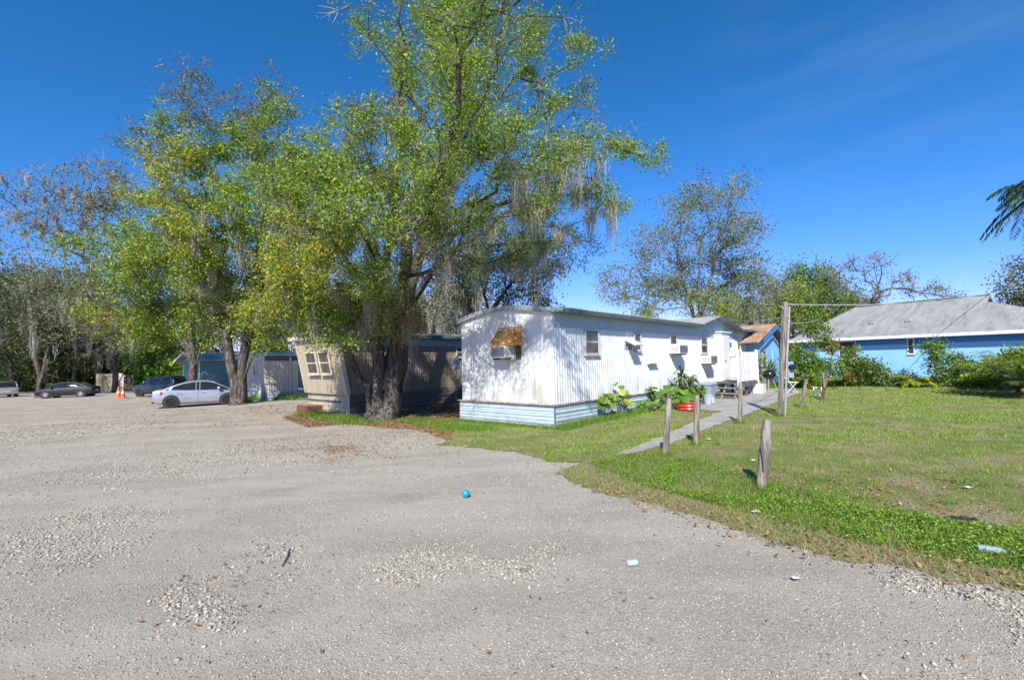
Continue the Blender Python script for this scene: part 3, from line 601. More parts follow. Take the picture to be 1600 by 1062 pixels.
for (ya, za, yb, zb) in ((-.5, 2.72, ew * .55, 3.44), (ew * .55, 3.44, ew + .9, 2.66)):
    mb.hexa([(-.5, ya, za), (el_ + .2, ya, za), (el_ + .2, yb, zb), (-.5, yb, zb), (-.5, ya, za + .07), (el_ + .2, ya, za + .07), (el_ + .2, yb, zb + .07), (-.5, yb, zb + .07)])
rf = mb.build('roof', M['metal_roof'], eg)
mb = MB()
for (ya, za, yb, zb) in ((-.52, 2.66, ew * .55, 3.38), (ew * .55, 3.38, ew + .92, 2.60)): mb.hexa([(-.55, ya, za), (-.502, ya, za), (-.502, yb, zb), (-.55, yb, zb), (-.55, ya, za + .16), (-.502, ya, za + .16), (-.502, yb, zb + .16), (-.55, yb, zb + .16)])
mb.build('barge_board', M['white_paint'], rf)
window(eg, SF, 3.3, 4.1, 1.1, 2.1); window(eg, FF, 1.8, 2.8, 1.2, 2.1)

# ================================================================ BLUE HOUSE
Hp = G(1450, 589); Hd = ray(264, 577); Hd[2] = 0; Hd /= np.linalg.norm(Hd); ha = math.atan2(Hd[1], Hd[0])
# local: x along the front wall towards the left end, y towards the back (away from camera)
bh = thing('house', 'long bright blue house with a grey shingled roof across the lawn', 'house', Hp, ha)
HF = Fr((0, 0, 0), (1, 0, 0), (0, 1, 0))       # +y = which side?
side_ = 1 if (math.cos(ha) * 0 - math.sin(ha) * (-Hp[0]) + math.cos(ha) * (-Hp[1])) > 0 else -1   # sign of camera's local y
HF = Fr((0, 0, 0), (1, 0, 0), (0, side_, 0)); bk = -side_
HL, HR, HB = 6.9, -7.8, 8.
def hy(v): return v * bk
def hbox(mb, x0, x1, y0, y1, z0, z1): return mb.box(x0, x1, min(hy(y0), hy(y1)), max(hy(y0), hy(y1)), z0, z1)
hbox(MB(), HR, HL, 0, HB, -.6, 2.5).build('wall', M['blue_wall'], bh)
hbox(MB(), HR, HL + .01, -.012, .0, 1.98, 2.45).build('eave_shade_band', M['blue_dark'], bh)  # eave shadow painted onto the wall as a deeper blue band
EZ, ov = 2.5, .55; RY = 4.0
def inv(px, py, yoff):    # pixel -> local (x,z) on the vertical plane yoff metres behind the front wall
    nrm = np.array([Hd[1], -Hd[0], 0.]); bv = np.array([-math.sin(ha), math.cos(ha), 0]) * bk; o_ = Hp + bv * yoff; d_ = ray(px, py)
    t_ = np.dot(o_ - V(0, 0, H), nrm) / np.dot(d_, nrm); p_ = V(0, 0, H) + d_ * t_; return float(np.dot(p_ - Hp, Hd)), float(p_[2] - Hp[2])
rx1, rz1 = inv(1337, 479, RY); rx2, rz2 = inv(1547, 461, RY); rz = (rz1 + rz2) / 2
mb = MB(); EL, ER = HL + .55, rx2 - 5.6
def fan(mb, pts): mb.add([(x, hy(y), z) for x, y, z in pts] + [(x, hy(y), z - .09) for x, y, z in pts], [tuple(range(len(pts))), tuple(range(2 * len(pts) - 1, len(pts) - 1, -1))] + [(i, (i + 1) % len(pts), (i + 1) % len(pts) + len(pts), i + len(pts)) for i in range(len(pts))])
fan(mb, [(EL, -ov, EZ), (rx2, -ov, EZ), (rx2, RY, rz), (rx1, RY, rz)])
fan(mb, [(EL, -ov, EZ + .0), (rx1, RY, rz), (EL, 2 * RY + ov, EZ)])
fan(mb, [(EL, 2 * RY + ov, EZ), (rx1, RY, rz), (rx2, RY, rz), (rx2, 2 * RY + ov, EZ)])
hz_ = EZ + (rz - EZ) * .80
fan(mb, [(rx2, -ov, EZ), (ER, -ov, EZ), (rx2, RY - .9, hz_)])
fan(mb, [(rx2, RY - .9, hz_), (ER, -ov, EZ), (ER, 2 * RY + ov, EZ), (rx2, RY + .9, hz_)])
fan(mb, [(rx2, RY + .9, hz_), (ER, 2 * RY + ov, EZ), (rx2, 2 * RY + ov, EZ)])
rf = mb.build('roof', M['grey_roof'], bh)
mb = MB(); hbox(mb, ER, EL, -ov - .03, -ov - .002, EZ - .16, EZ + .02); hbox(mb, EL + .002, EL + .03, -ov, 2 * RY + ov, EZ - .16, EZ + .02); mb.build('fascia_board', M['white_paint'], rf)
mb = MB(); hbox(mb, rx1, rx2, RY - .12, RY + .12, rz + .0, rz + .05).build('ridge_cap', M['grey_roof'], rf)
for (a, b_) in ((1363, 506), (1420, 505)):
    yy_ = 1.2; x_, z_ = inv(a, b_, yy_); zr = EZ + (rz - EZ) * (yy_ + ov) / (RY + ov)
    MB().box(x_ - .15, x_ + .15, hy(yy_) - .12, hy(yy_) + .12, zr - .02, zr + .14).build('roof_vent', M['steel'], rf, bevel=.02)
for (a, b_, c_, d_) in ((1417, 527, 1430, 553), (1310, 533, 1339, 560), (1512, 535, 1518, 536)):
    if a > 1500: continue
    x1_, z1_ = inv(a, b_, 0); x0_, z0_ = inv(c_, d_, 0); window(bh, HF, x0_, x1_, max(z0_, .9), min(z1_, 2.35), 'white_paint')
# ================================================================ SMALL BLUE SHED
Sp = G(1187, 606); sh = thing('shed', 'small blue shed with a mossy rusted iron roof, left of the tall pole', 'shed', Sp, DA)
MB().box(0, 4.1, .0, 3.4, -.2, 2.32).build('wall', M['blue_wall'], sh)
MB().prism([(0, 2.321), (4.1, 2.321), (2.3, 3.12)], .0, 3.4).build('gable', M['blue_wall'], sh)
mb = MB()
for (xa, za, xb, zb) in ((-1.1, 2.26, 2.35, 3.3), (2.35, 3.3, 4.5, 2.5)):
    n = 26
    for i in range(n):
        u0, u1 = -.35 + i * .16, -.35 + (i + .55) * .16; u2 = -.35 + (i + 1) * .16
        for (p0, p1, dz) in ((u0, u1, .0), (u1, u2, .03)): mb.hexa([(xa, p0, za + dz), (xb, p0, zb + dz), (xb, p1, zb + dz), (xa, p1, za + dz), (xa, p0, za + .03 + dz), (xb, p0, zb + .03 + dz), (xb, p1, zb + .03 + dz), (xa, p1, za + .03 + dz)])
rf = mb.build('roof', M['rust_roof'], sh)
mb = MB()
for (xa, za, xb, zb) in ((-.2, 2.50, 2.35, 3.27), (2.35, 3.27, 4.5, 2.47)): mb.hexa([(xa, -.40, za - .2), (xb, -.40, zb - .2), (xb, -.37, zb - .2), (xa, -.37, za - .2), (xa, -.40, za), (xb, -.40, zb), (xb, -.37, zb), (xa, -.37, za)])
mb.build('barge_board', M['blue_dark'], rf)
window(sh, SF, .6, 1.3, .9, 1.9)
d = MB().box(2.6, 3.5, .003, .04, .0, 1.95, SF).build('door', M['blue_wall'], sh); MB().box(2.66, 2.7, .042, .07, .95, 1.05, SF).build('door_handle', M['steel'], d)

# ================================================================ TREES
def tz(p): return V(p[0], p[1], gz(p[0]))
b0 = tz(G(592, 655)); YO = b0[1]
def rel(px, py, y): return at(px, py, y) - b0
oak = tree('oak_tree', 'huge multi stemmed oak hung with spanish moss before the tan mobile home', 'tree', b0,
  [[(-.25, -.1, .3), (-.32, -.1, 1.1), tuple(rel(560, 590, YO)), tuple(rel(545, 550, YO)), tuple(rel(537, 510, YO - .1)), tuple(rel(520, 470, YO - .6)), tuple(rel(500, 440, YO - 1.2))],
   [(.0, -.15, .35), (.02, -.1, 1.2), tuple(rel(592, 570, YO)), tuple(rel(588, 500, YO)), tuple(rel(600, 430, YO)), tuple(rel(612, 350, YO)), tuple(rel(620, 260, YO))],
   [(.35, .05, .35), (.42, .05, 1.2), tuple(rel(620, 575, YO)), tuple(rel(628, 510, YO + .1)), tuple(rel(640, 450, YO + .1)), tuple(rel(668, 360, YO)), tuple(rel(700, 270, YO)), tuple(rel(725, 180, YO))],
   [(.1, .3, .35), (.15, .35, 1.2), tuple(rel(605, 560, YO + .5)), tuple(rel(640, 480, YO + .9)), tuple(rel(690, 400, YO + 1.4)), tuple(rel(760, 360, YO + 1.6))]],
  [L_(775, 20, 7.6, 1.7, 1.6, 1.2, 40, 'green_s', 1.), L_(700, 120, 8.2, 1.7, 1.6, 1.2, 40, 'green_s', 1.), L_(640, 250, 9.6, 1.7, 1.7, 1.1, 40, 'green_s', 1.), L_(760, 230, 9.8, 1.3, 1.5, .9, 24, 'green_s', 1.), L_(810, 180, 9.6, .9, 1.2, .8, 15, 'green_s', 1.), L_(560, 500, YO - 1.8, 1.5, 1, .8, 70), (V(.2, 4.9, 9.2), (1.6, 1.5, .7), 46, 'green', .9), L_(600, 370, YO - 4.5, 1.5, 1.2, 1.3, 60, 'dull', .25), L_(680, 400, YO - 3, 1.2, 1, .9, 34, 'dull', .25), L_(900, 385, YO + 1, 1.2, 1.5, .5, 14, 'dull', .3), L_(640, 60, YO, 2.2, 2.4, 1.9, 130), L_(760, 60, YO - 1, 2.5, 2.4, 1.9, 120), L_(700, -70, YO, 3.4, 3, 2.0, 110),
   L_(870, 120, YO, 1.4, 2, 1.4, 45), L_(925, 180, YO, .8, 1, .35, 10, 'dull', .3), L_(975, 190, YO - .5, .7, 1, .9, 16, 'green', .8), L_(1000, 235, YO, 1.0, .9, .4, 14),
   L_(700, 200, YO - 4, 2.6, 2.6, 1.8, 190), L_(790, 270, YO - 3, 2.2, 2.6, 1.4, 120), L_(905, 260, YO, 1.7, 2, 1.3, 65), L_(950, 320, YO, 1.0, 1.5, .7, 30),
   L_(590, 190, YO - 1, 1.6, 2, 1.9, 70, 'rusty', .8), L_(560, 300, YO - 3.5, 2.2, 2.6, 1.6, 130), L_(640, 330, YO - 4.5, 1.8, 2, 1.2, 90),
   L_(480, 385, YO - 3, 1.6, 1.8, 1.6, 140, 'yellow', 1.2), L_(455, 450, YO - 2.4, 1.2, 1.6, 1.1, 60, 'yellow'), L_(570, 430, YO - 3, 1.4, 1.5, 1.1, 60), L_(590, 495, YO - 1.6, 1.5, 1.2, .45, 55),
   L_(520, 470, YO - 1, 1.3, 1.2, .8, 40), L_(500, 290, YO - 1, 1.8, 2, 1.6, 80), L_(830, 300, YO, 2.0, 2, 1.2, 34), L_(760, 400, YO, 1.8, 1.6, .9, 50), L_(430, 500, YO - 1, 1.2, 1.2, .6, 40, 'yellow'), L_(690, 100, YO, 2.8, 2.5, 2.4, 45), L_(770, 350, YO + 1, 2.2, 2.5, 1.1, 60), L_(860, 360, YO + 2, 1.3, 2, 1.2, 40), L_(650, 500, YO - 1, .6, .8, .5, 25, 'rusty'), L_(720, 330, YO, 1.6, 2, 1, 30, 'red', .5)],
  .78, 11, lsize=.085, per=76, clump=.175, moss=820, mossper=60, mossln=.62, twign=6, tipr=.007, mossz=(3.0, 8.4), mossw=.016, mossy=-2.6, subr=.26)
b0 = tz(G(372, 632)); Y2 = b0[1]
def rl(px, py, y): return tuple(at(px, py, y) - b0)
tree('oak_tree', 'forked oak with yellowing leaves in front of the silver sedan nose', 'tree', b0,
  [[(-.12, 0, .3), (-.15, 0, 1.2), rl(362, 580, Y2), rl(357, 545, Y2), rl(352, 500, Y2), rl(345, 430, Y2)], [(.15, 0, .3), (.2, 0, 1.2), rl(383, 585, Y2), rl(395, 555, Y2), rl(425, 535, Y2), rl(455, 510, Y2)], [(.12, .1, .3), (.12, .1, 1.3), rl(378, 570, Y2), rl(386, 530, Y2), rl(400, 470, Y2), rl(405, 380, Y2)]],
  [L_(355, 180, Y2, 2.6, 3, 2, 60, 'dull', .8), L_(335, 120, Y2, 1.5, 1.5, .9, 16, 'dull', .6), L_(435, 220, Y2, 2.6, 3, 2.2, 85), L_(510, 190, Y2, 1.6, 2, 1.3, 25, 'green', .7),
   L_(300, 300, Y2 - 3, 2.7, 3, 2.0, 110, 'yellow'), L_(400, 330, Y2 - 3, 3, 3, 2.2, 170), L_(350, 430, Y2 - 1, 3, 3, 1.7, 120), L_(450, 430, Y2, 2.2, 2, 1.8, 80), L_(330, 490, Y2, 2.6, 2, .8, 60), L_(420, 500, Y2, 1.8, 2, .8, 45), L_(250, 400, Y2 - 1, 2, 2.5, 2, 80), L_(245, 220, Y2, 1.7, 1.5, 1.3, 28, 'dull', .7), L_(290, 220, Y2, 1.8, 2, 1.5, 40), L_(480, 300, Y2, 2.4, 2.5, 2.2, 80), L_(370, 260, Y2, 2.6, 2.5, 1.8, 70), L_(300, 380, Y2 - 3, 2.4, 2.5, 1.8, 80, 'yellow')],
  .62, 12, lsize=.135, per=78, clump=.25, moss=110, mossper=60, mossln=.7, twign=4, tipr=.009, sub=7, subr=.5, step=.6, mossw=.026, mossz=(4, 9))
b0 = tz(G(300, 623)); Y3 = b0[1]
tree('oak_tree', 'mid size oak standing just behind the silver sedan', 'tree', b0,
  [[(0, 0, .5), rl(302, 570, Y3), rl(295, 545, Y3), rl(278, 520, Y3), rl(262, 490, Y3)], [(.1, 0, .5), rl(306, 570, Y3), rl(313, 545, Y3), rl(325, 515, Y3)], [(.05, .1, .5), rl(303, 568, Y3), rl(298, 530, Y3), rl(290, 470, Y3), rl(270, 400, Y3)]],
  [L_(235, 330, Y3, 3, 3, 2.4, 80), L_(165, 300, Y3, 3, 3, 1.8, 45, 'dull', .6), L_(200, 400, Y3 - 2, 3.2, 3.5, 2.4, 90), L_(270, 510, Y3, 2.8, 2.5, 1.0, 60), L_(140, 420, Y3, 2.8, 3, 2.5, 60, 'olive', .7), L_(200, 490, Y3, 2.4, 2.5, 1.8, 70, 'yellow'), L_(110, 330, Y3, 2.5, 3, 1.8, 30, 'dull', .4), L_(320, 480, Y3, 2.2, 2, 1.4, 40), L_(120, 500, Y3, 2.2, 2.5, 1.4, 36, 'dull', .6), L_(80, 440, Y3 + 4, 3, 3, 2.4, 50, 'dull', .5), L_(230, 460, Y3, 2.8, 2.5, 1.8, 70)],
  .52, 13, lsize=.18, per=66, clump=.33, moss=60, mossper=36, mossln=.7, twign=4, tipr=.011, sub=7, subr=.6, step=.7, mossw=.035, mossz=(5, 9))
b0 = tz(at(180, 606, 51)); Y4 = 51
tree('oak_tree', 'grey moss covered oak beside the two traffic cones', 'tree', b0, [[(0, 0, 1), rl(180, 575, Y4), rl(179, 545, Y4), rl(172, 500, Y4), rl(160, 450, Y4)]],
  [L_(150, 470, Y4, 5, 4, 3.2, 90, 'olive', .6), L_(190, 530, Y4, 3.2, 3, 1.6, 50, 'dull', .2), L_(95, 390, Y4, 5, 4, 3.5, 80, 'dull', .5), L_(50, 310, Y4, 4, 4, 2.2, 40, 'dull', .35), L_(30, 370, Y4, 3.5, 4, 3, 45, 'dull', .4), L_(135, 290, Y4, 4.2, 4, 2, 40, 'dull', .4), L_(70, 460, Y4, 5, 4, 2.5, 60, 'olive', .5), L_(10, 300, Y4, 3, 3, 1.8, 30, 'dull', .3), L_(100, 340, Y4, 5, 4, 2.4, 60, 'dull', .35)],
  .36, 14, lsize=.26, per=26, clump=.7, moss=130, mossper=34, mossln=.9, twign=11, tipr=.02, sub=6, subr=.9, step=1., bark='bark', mossw=.06)
b0 = tz(at(60, 614, 45)); Y5 = 45
tree('oak_tree', 'leaning dark oak between the black sedan and the far left car', 'tree', b0, [[(0, 0, 1), rl(66, 590, Y5), rl(72, 560, Y5), rl(78, 540, Y5), rl(92, 510, Y5)], [(0, 0, 1), rl(62, 585, Y5), rl(52, 550, Y5), rl(40, 510, Y5)]],
  [L_(30, 470, Y5, 3.8, 4, 3.0, 110, 'dark'), L_(110, 490, Y5, 3.2, 3, 2.2, 80, 'dark'), L_(-20, 520, Y5, 3, 3, 3, 60, 'dark'), L_(60, 430, Y5, 4, 3, 2.2, 70, 'olive', .7)],
  .34, 15, lsize=.24, per=30, clump=.6, moss=60, mossper=24, mossln=1.3, twign=4, tipr=.02, step=.9, mossw=.05)
yk = 24.5; b0 = tz(at(745, 600, yk))
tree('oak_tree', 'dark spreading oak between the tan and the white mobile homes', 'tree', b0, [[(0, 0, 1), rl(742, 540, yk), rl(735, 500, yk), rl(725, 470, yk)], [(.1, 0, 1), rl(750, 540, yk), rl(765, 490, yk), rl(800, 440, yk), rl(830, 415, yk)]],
  [L_(700, 455, yk, 1.9, 2, 1.3, 70, 'dark'), L_(770, 430, yk, 2.2, 2, 1.6, 110, 'dark'), L_(840, 430, yk, 1.8, 2, 1.5, 85, 'dark'), L_(780, 375, yk, 2, 2, .9, 50, 'dark'), L_(870, 395, yk, 1, 1.5, .9, 25, 'dark'), L_(690, 490, yk + 3, 2, 1.5, .8, 40, 'olive', .5)],  # dark palette puts this crown's shade into the leaf colour
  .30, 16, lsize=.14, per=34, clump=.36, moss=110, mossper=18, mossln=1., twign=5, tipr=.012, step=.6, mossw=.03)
yb_ = 37.; b0 = tz(at(1090, 575, yb_))
tree('shade_tree', 'tall airy tree rising behind the white mobile home roof', 'tree', b0, [[(0, 0, 1.5), rl(1090, 520, yb_), rl(1080, 480, yb_), rl(1065, 430, yb_), rl(1050, 370, yb_)], [(.2, 0, 1.5), rl(1095, 515, yb_), rl(1100, 470, yb_), rl(1115, 420, yb_), rl(1140, 360, yb_)], [(.1, .1, 1.5), rl(1092, 500, yb_), rl(1092, 440, yb_), rl(1095, 370, yb_)]],
  [L_(1085, 350, yb_, 4, 4, 3.2, 190, 'olive', .8), L_(1020, 380, yb_, 3.3, 3, 2.4, 100, 'olive', .7), L_(1150, 370, yb_, 2.6, 3, 2.6, 110, 'olive', .8), L_(985, 440, yb_, 2.8, 3, 1.6, 70, 'olive', .8), L_(1100, 440, yb_, 5, 4, 1.9, 160, 'olive', 1.), L_(1060, 470, yb_, 4, 3, 1.4, 90, 'green'), L_(1165, 440, yb_, 2.2, 3, 2, 70, 'olive'), L_(1120, 300, yb_, 2.2, 2, 1.3, 50, 'olive', .7), L_(960, 465, yb_, 1.6, 2, .8, 25, 'olive', .7), L_(1150, 480, yb_, 3, 3, 1.2, 60, 'green')],
  .32, 17, lsize=.17, per=34, clump=.40, moss=0, twign=7, tipr=.012, sub=6, subr=.5, step=.7, bark='bark_pale')
ybt = 44.; b0 = tz(at(1355, 560, ybt))
tree('bare_tree', 'grey nearly bare flat topped tree behind the blue house roof', 'tree', b0, [[(0, 0, 1.5), rl(1350, 510, ybt), rl(1345, 480, ybt), rl(1342, 455, ybt)], [(.1, 0, 1.5), rl(1358, 510, ybt), rl(1362, 480, ybt), rl(1368, 455, ybt)]],
  [L_(1350, 415, ybt, 2.8, 2, 1.0, 60, 'dull', .35), L_(1395, 435, ybt, 2.4, 2, .7, 40, 'dull', .35), L_(1320, 440, ybt, 1.8, 2, 1.6, 34, 'dull', .4), L_(1370, 465, ybt, 3, 2, 1, 40, 'dull', .5), L_(1450, 455, ybt, 1.9, 1.5, .6, 34, 'olive', .8), L_(1485, 462, ybt, .8, 1, .3, 9, 'olive')],
  .26, 18, lsize=.19, per=20, clump=.34, twign=9, tipr=.02, step=.7, bark='bark_pale')
yr = 30.; b0 = tz(at(1640, 560, yr))
tree('dark_tree', 'dark leafy tree at the right edge behind the blue house', 'tree', b0, [[(0, 0, 1), rl(1640, 480, yr), rl(1625, 455, yr)]],
  [L_(1600, 455, yr, 1.9, 2, 1.1, 70, 'dark'), L_(1640, 440, yr, 2.2, 2, 1.5, 60, 'dark'), L_(1575, 440, yr, .8, 1, .4, 12, 'dull'), L_(1590, 480, yr, 1.4, 1.5, .7, 30, 'dark')], .22, 19, lsize=.17, per=30, clump=.35, twign=4, tipr=.012)

# background wood: three tree kinds, copied
def bgproto(name, palette, seed, moss, lv=1.):
    r = np.random.default_rng(seed + 90); lobes = []
    for i in range(7):
        a = r.uniform(0, 6.28); rr = r.uniform(.8, 2.9); lobes.append((V(rr * math.cos(a), rr * math.sin(a), r.uniform(3.8, 8)), (2., 2., 1.5), 30, palette, lv))
    lobes += [(V(0, 0, 8.1), (1.8, 1.8, 1.3), 35, palette, lv), (V(0, 0, 3.0), (3.0, 3.0, 1.6), 40, palette, lv)]
    return tree(name, name, 'tree', (0, 0, 0), [[(0, 0, 1.2), (.1, 0, 2.6), (.1, .1, 4.2)]], lobes, .26, seed, lsize=.26, per=30, clump=.55, moss=moss, mossper=12, mossln=1.3, twign=4, tipr=.018, step=.8, mossw=.06, sub=5, subr=.6)
PR = {'dark': bgproto('woodland_tree', 'dark', 31, 25), 'green': bgproto('woodland_tree', 'green', 32, 20), 'grey': bgproto('woodland_tree', 'dull', 33, 170, .35), 'bright': bgproto('woodland_tree', 'bright', 34, 0)}
used = set()
BG = [(-45, 60, 400, 'dark', 'dark tree at the far left edge behind the parked cars'), (20, 58, 425, 'dark', 'dark tree over the far left pale car'), (85, 62, 450, 'dark', 'dark tree behind the black sedan'),
 (135, 66, 435, 'grey', 'grey mossy tree behind the black sedan tail'), (165, 70, 470, 'dark', 'dark tree behind the pale wooden fence'), (225, 60, 470, 'bright', 'bright green tree behind the blue grey SUV'), (262, 57, 500, 'bright', 'bright green tree left of the teal mobile home'), (300, 64, 440, 'green', 'green tree rising over the teal mobile home gable'),
 (350, 66, 440, 'grey', 'grey mossy tree behind the teal mobile home'), (400, 60, 450, 'green', 'green tree behind the forked oak'), (450, 64, 440, 'green', 'green tree over the grey corrugated mobile home'), (500, 60, 455, 'green', 'green tree behind the tan mobile home end'), (555, 62, 440, 'grey', 'grey tree left of the big oak trunk in the back row'),
 (620, 52, 435, 'grey', 'grey mossy tree right behind the tan mobile home roof'), (670, 48, 440, 'grey', 'grey mossy tree between the big oak and the white home'), (715, 52, 430, 'grey', 'grey mossy tree left of the white mobile home roof'), (775, 50, 470, 'grey', 'grey tree just over the white home arched roof'), (835, 52, 472, 'grey', 'low grey tree above the white home arch peak'),
 (1010, 60, 480, 'green', 'low green tree showing over the middle of the white home roof'), (1145, 58, 455, 'green', 'green tree behind the white home door gable'), (1185, 50, 455, 'grey', 'grey tree over the rusty shed roof'), (1218, 54, 432, 'grey', 'grey tree behind the top of the tall pole'), (1252, 48, 445, 'green', 'green tree right of the tall pole top'), (1288, 50, 410, 'bright', 'bright green tree left of the bare tree'), (1320, 56, 440, 'grey', 'grey tree behind the left end of the blue house roof'), (1345, 46, 470, 'green', 'low green tree at the blue house ridge start')]
for px, y, top, kind, lab in BG:
    src = PR[kind]; o = src if kind not in used else copy_tree(src); used.add(kind)
    p = at(px, 560, y); h = at(px, top, y)[2] - gz(p[0]); s_ = h / 9.6; o.location = (p[0], p[1], float(gz(p[0]))); wd_ = max(s_, .85) if px < 1000 else max(s_ * .9, .6)
    o.scale = (wd_, wd_, s_); o.rotation_euler = (0, 0, random.uniform(0, 6.28)); o['label'] = lab; o['group'] = 'trees in the wood behind the lot'; o['category'] = 'tree'
# undergrowth band of the far wood
r = np.random.default_rng(55); cs_, cl_s = [], []
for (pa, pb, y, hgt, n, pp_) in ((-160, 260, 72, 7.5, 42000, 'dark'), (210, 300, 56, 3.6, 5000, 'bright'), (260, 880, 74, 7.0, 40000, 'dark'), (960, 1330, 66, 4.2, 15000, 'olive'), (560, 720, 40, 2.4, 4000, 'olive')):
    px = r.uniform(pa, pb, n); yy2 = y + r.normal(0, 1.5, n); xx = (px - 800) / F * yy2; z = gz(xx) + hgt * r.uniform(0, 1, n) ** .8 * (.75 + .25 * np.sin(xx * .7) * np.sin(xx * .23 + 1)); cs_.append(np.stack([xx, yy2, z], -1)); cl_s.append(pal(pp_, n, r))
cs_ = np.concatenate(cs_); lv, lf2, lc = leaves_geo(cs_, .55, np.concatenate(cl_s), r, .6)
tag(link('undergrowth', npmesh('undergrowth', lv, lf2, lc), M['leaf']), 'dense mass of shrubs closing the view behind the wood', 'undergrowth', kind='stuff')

# ================================================================ SHRUBS / PLANTS
def shrub(name, label, px, pyb, y, lobes, pl_, seed, lsize=.12, per=26, clump=.16, rt=.05, stems=3, group=None, aspect=.55, twign=2):
    b = tz(at(px, pyb, y)); r = np.random.default_rng(seed); tr = []
    for i in range(stems): a = r.uniform(0, 6.28); tr.append([(.06 * math.cos(a), .06 * math.sin(a), .08), (.15 * math.cos(a), .15 * math.sin(a), .35)])
    return tree(name, label, 'shrub', b, tr, [(at(p, q_, y + dy), (rx, rx * .8, rz), n, pp_ or pl_, 1.) for (p, q_, dy, rx, rz, n, pp_) in lobes], rt, seed, lsize=lsize, per=per, clump=clump, twign=twign, tipr=.006, step=.25, bark='bark_pale', crown='foliage', aspect=aspect, group=group, subr=.11, sub=4)
shrub('shrub', 'tall leggy vine covered shrub just right of the tall pole', 1268, 600, 22.5, [(1262, 560, 0, .8, .8, 60, None), (1275, 520, 0, .7, .6, 36, None), (1290, 580, 0, .9, .6, 50, None), (1255, 590, 0, .6, .45, 30, 'green'), (1300, 545, 0, .5, .5, 18, 'rusty'), (1240, 560, 0, .35, .6, 18, None), (1268, 500, 0, .3, .5, 8, None)], 'bright', 41, lsize=.13, rt=.05)
shrub('shrub', 'leafy shrub with orange dead leaves beside the thick post', 1350, 602, 22.5, [(1345, 572, 0, .8, .4, 46, None), (1335, 575, 0, .6, .5, 26, 'rusty'), (1358, 585, 0, .8, .5, 50, None), (1328, 556, 0, .5, .3, 14, 'bright'), (1375, 592, 0, .6, .3, 26, None)], 'bright', 42, lsize=.13)
shrub('shrub', 'dense green shrub below the small house window', 1475, 600, 20.5, [(1460, 555, 0, .55, .6, 36, None), (1485, 575, 0, .8, .55, 60, None), (1505, 590, 0, .7, .4, 34, 'green'), (1465, 540, 0, .3, .3, 8, None)], 'bright', 43, lsize=.11)
shrub('shrub', 'low shrub hugging the house wall right of the dense green one', 1528, 600, 20.0, [(1522, 585, 0, .7, .4, 40, None), (1545, 592, 0, .7, .35, 36, 'dark')], 'green', 44, lsize=.10)
shrub('shrub', 'dark dense shrub filling the gap among the right hand palms', 1585, 600, 18.5, [(1575, 575, 0, .9, .5, 60, None), (1600, 560, 0, .9, .7, 70, None), (1560, 590, 0, .8, .3, 40, None)], 'green', 47, lsize=.13)
shrub('shrub', 'low leafy weeds at the foot of the tall pole', 1238, 606, 23.5, [(1232, 592, 0, .6, .4, 40, None), (1250, 600, 0, .7, .3, 34, None)], 'bright', 45, lsize=.10)
shrub('shrub', 'low scrub between the thick post and the small palm', 1402, 600, 22., [(1395, 592, 0, .9, .25, 34, None), (1415, 594, 0, .8, .25, 30, None)], 'olive', 46, lsize=.12)

def frond_geo(base, az, ln, lift, droop, r, nleaf=26, lw=.035, ll=.42, col='bright', stemcol=(.16, .17, .05)):
    vs, fs, cs, o = [], [], [], 0; d = V(math.cos(az), math.sin(az), 0); pts = []
    k = 14
    for i in range(k + 1): t = i / k; pts.append(base + d * ln * (t * math.cos(lift * .6) ) * (1 - .12 * t) + V(0, 0, 1) * ln * (math.sin(lift) * t - droop * t * t))
    pts = np.array(pts); sd_ = np.cross(d, V(0, 0, 1))
    for i in range(k):
        w0 = .016 * (1 - i / k) + .003; q = np.array([pts[i] - sd_ * w0, pts[i] + sd_ * w0, pts[i + 1] + sd_ * w0, pts[i + 1] - sd_ * w0]); vs.append(q); fs.append([o, o + 1, o + 2, o + 3]); cs.append(stemcol); o += 4
    cc = pal(col, nleaf * 2, r)
    for i in range(nleaf):
        t = .15 + .85 * i / nleaf; f_ = t * k; j = min(int(f_), k - 1); p = pts[j] + (pts[j + 1] - pts[j]) * (f_ - j); tg = norm(pts[j + 1] - pts[j])
        L = ll * math.sin(math.pi * (.12 + .85 * t)) ** .7 + .05
        for s_ in (-1, 1):
            dd = norm(sd_ * s_ * 1. + tg * .75 + V(0, 0, -.35 - .3 * t) + r.normal(0, .08, 3)); e = p + dd * L; wv = norm(np.cross(dd, V(0, 0, 1) + r.normal(0, .3, 3))) * lw * .5; m_ = p + dd * L * .45 + V(0, 0, .03)
            vs.append(np.array([p, m_ + wv, e, m_ - wv])); fs.append([o, o + 1, o + 2, o + 3]); cs.append(cc[i * 2 + (s_ > 0)]); o += 4
    return np.concatenate(vs), np.array(fs), np.array(cs)
def palm(name, label, base, th, tr, nf, ln, seed, col='bright', lw=.04, ll=.42, cat='palm', lift0=.2, lift1=1.2, droop=.55, dead=0):
    r = np.random.default_rng(seed); b = np.array(base, float); t = thing(name, label, cat, b)
    if th > 0: MB().tube([(0, 0, -.1), (.02, .01, th * .5), (0, 0, th)], [tr * 1.2, tr, tr * .9], 10, jit=.15).build('trunk', M['bark_pale'], t, smooth=True)
    for i in range(nf):
        az = i * 2.4 + r.uniform(-.2, .2); lf_ = r.uniform(lift0, lift1); g = frond_geo(V(0, 0, max(th, .05)), az, ln * r.uniform(.8, 1.1), lf_, droop * r.uniform(.7, 1.3), r, lw=lw, ll=ll, col=col if i >= dead else 'dull')
        link('frond', npmesh('frond', *g), M['leaf'], t)
    return t
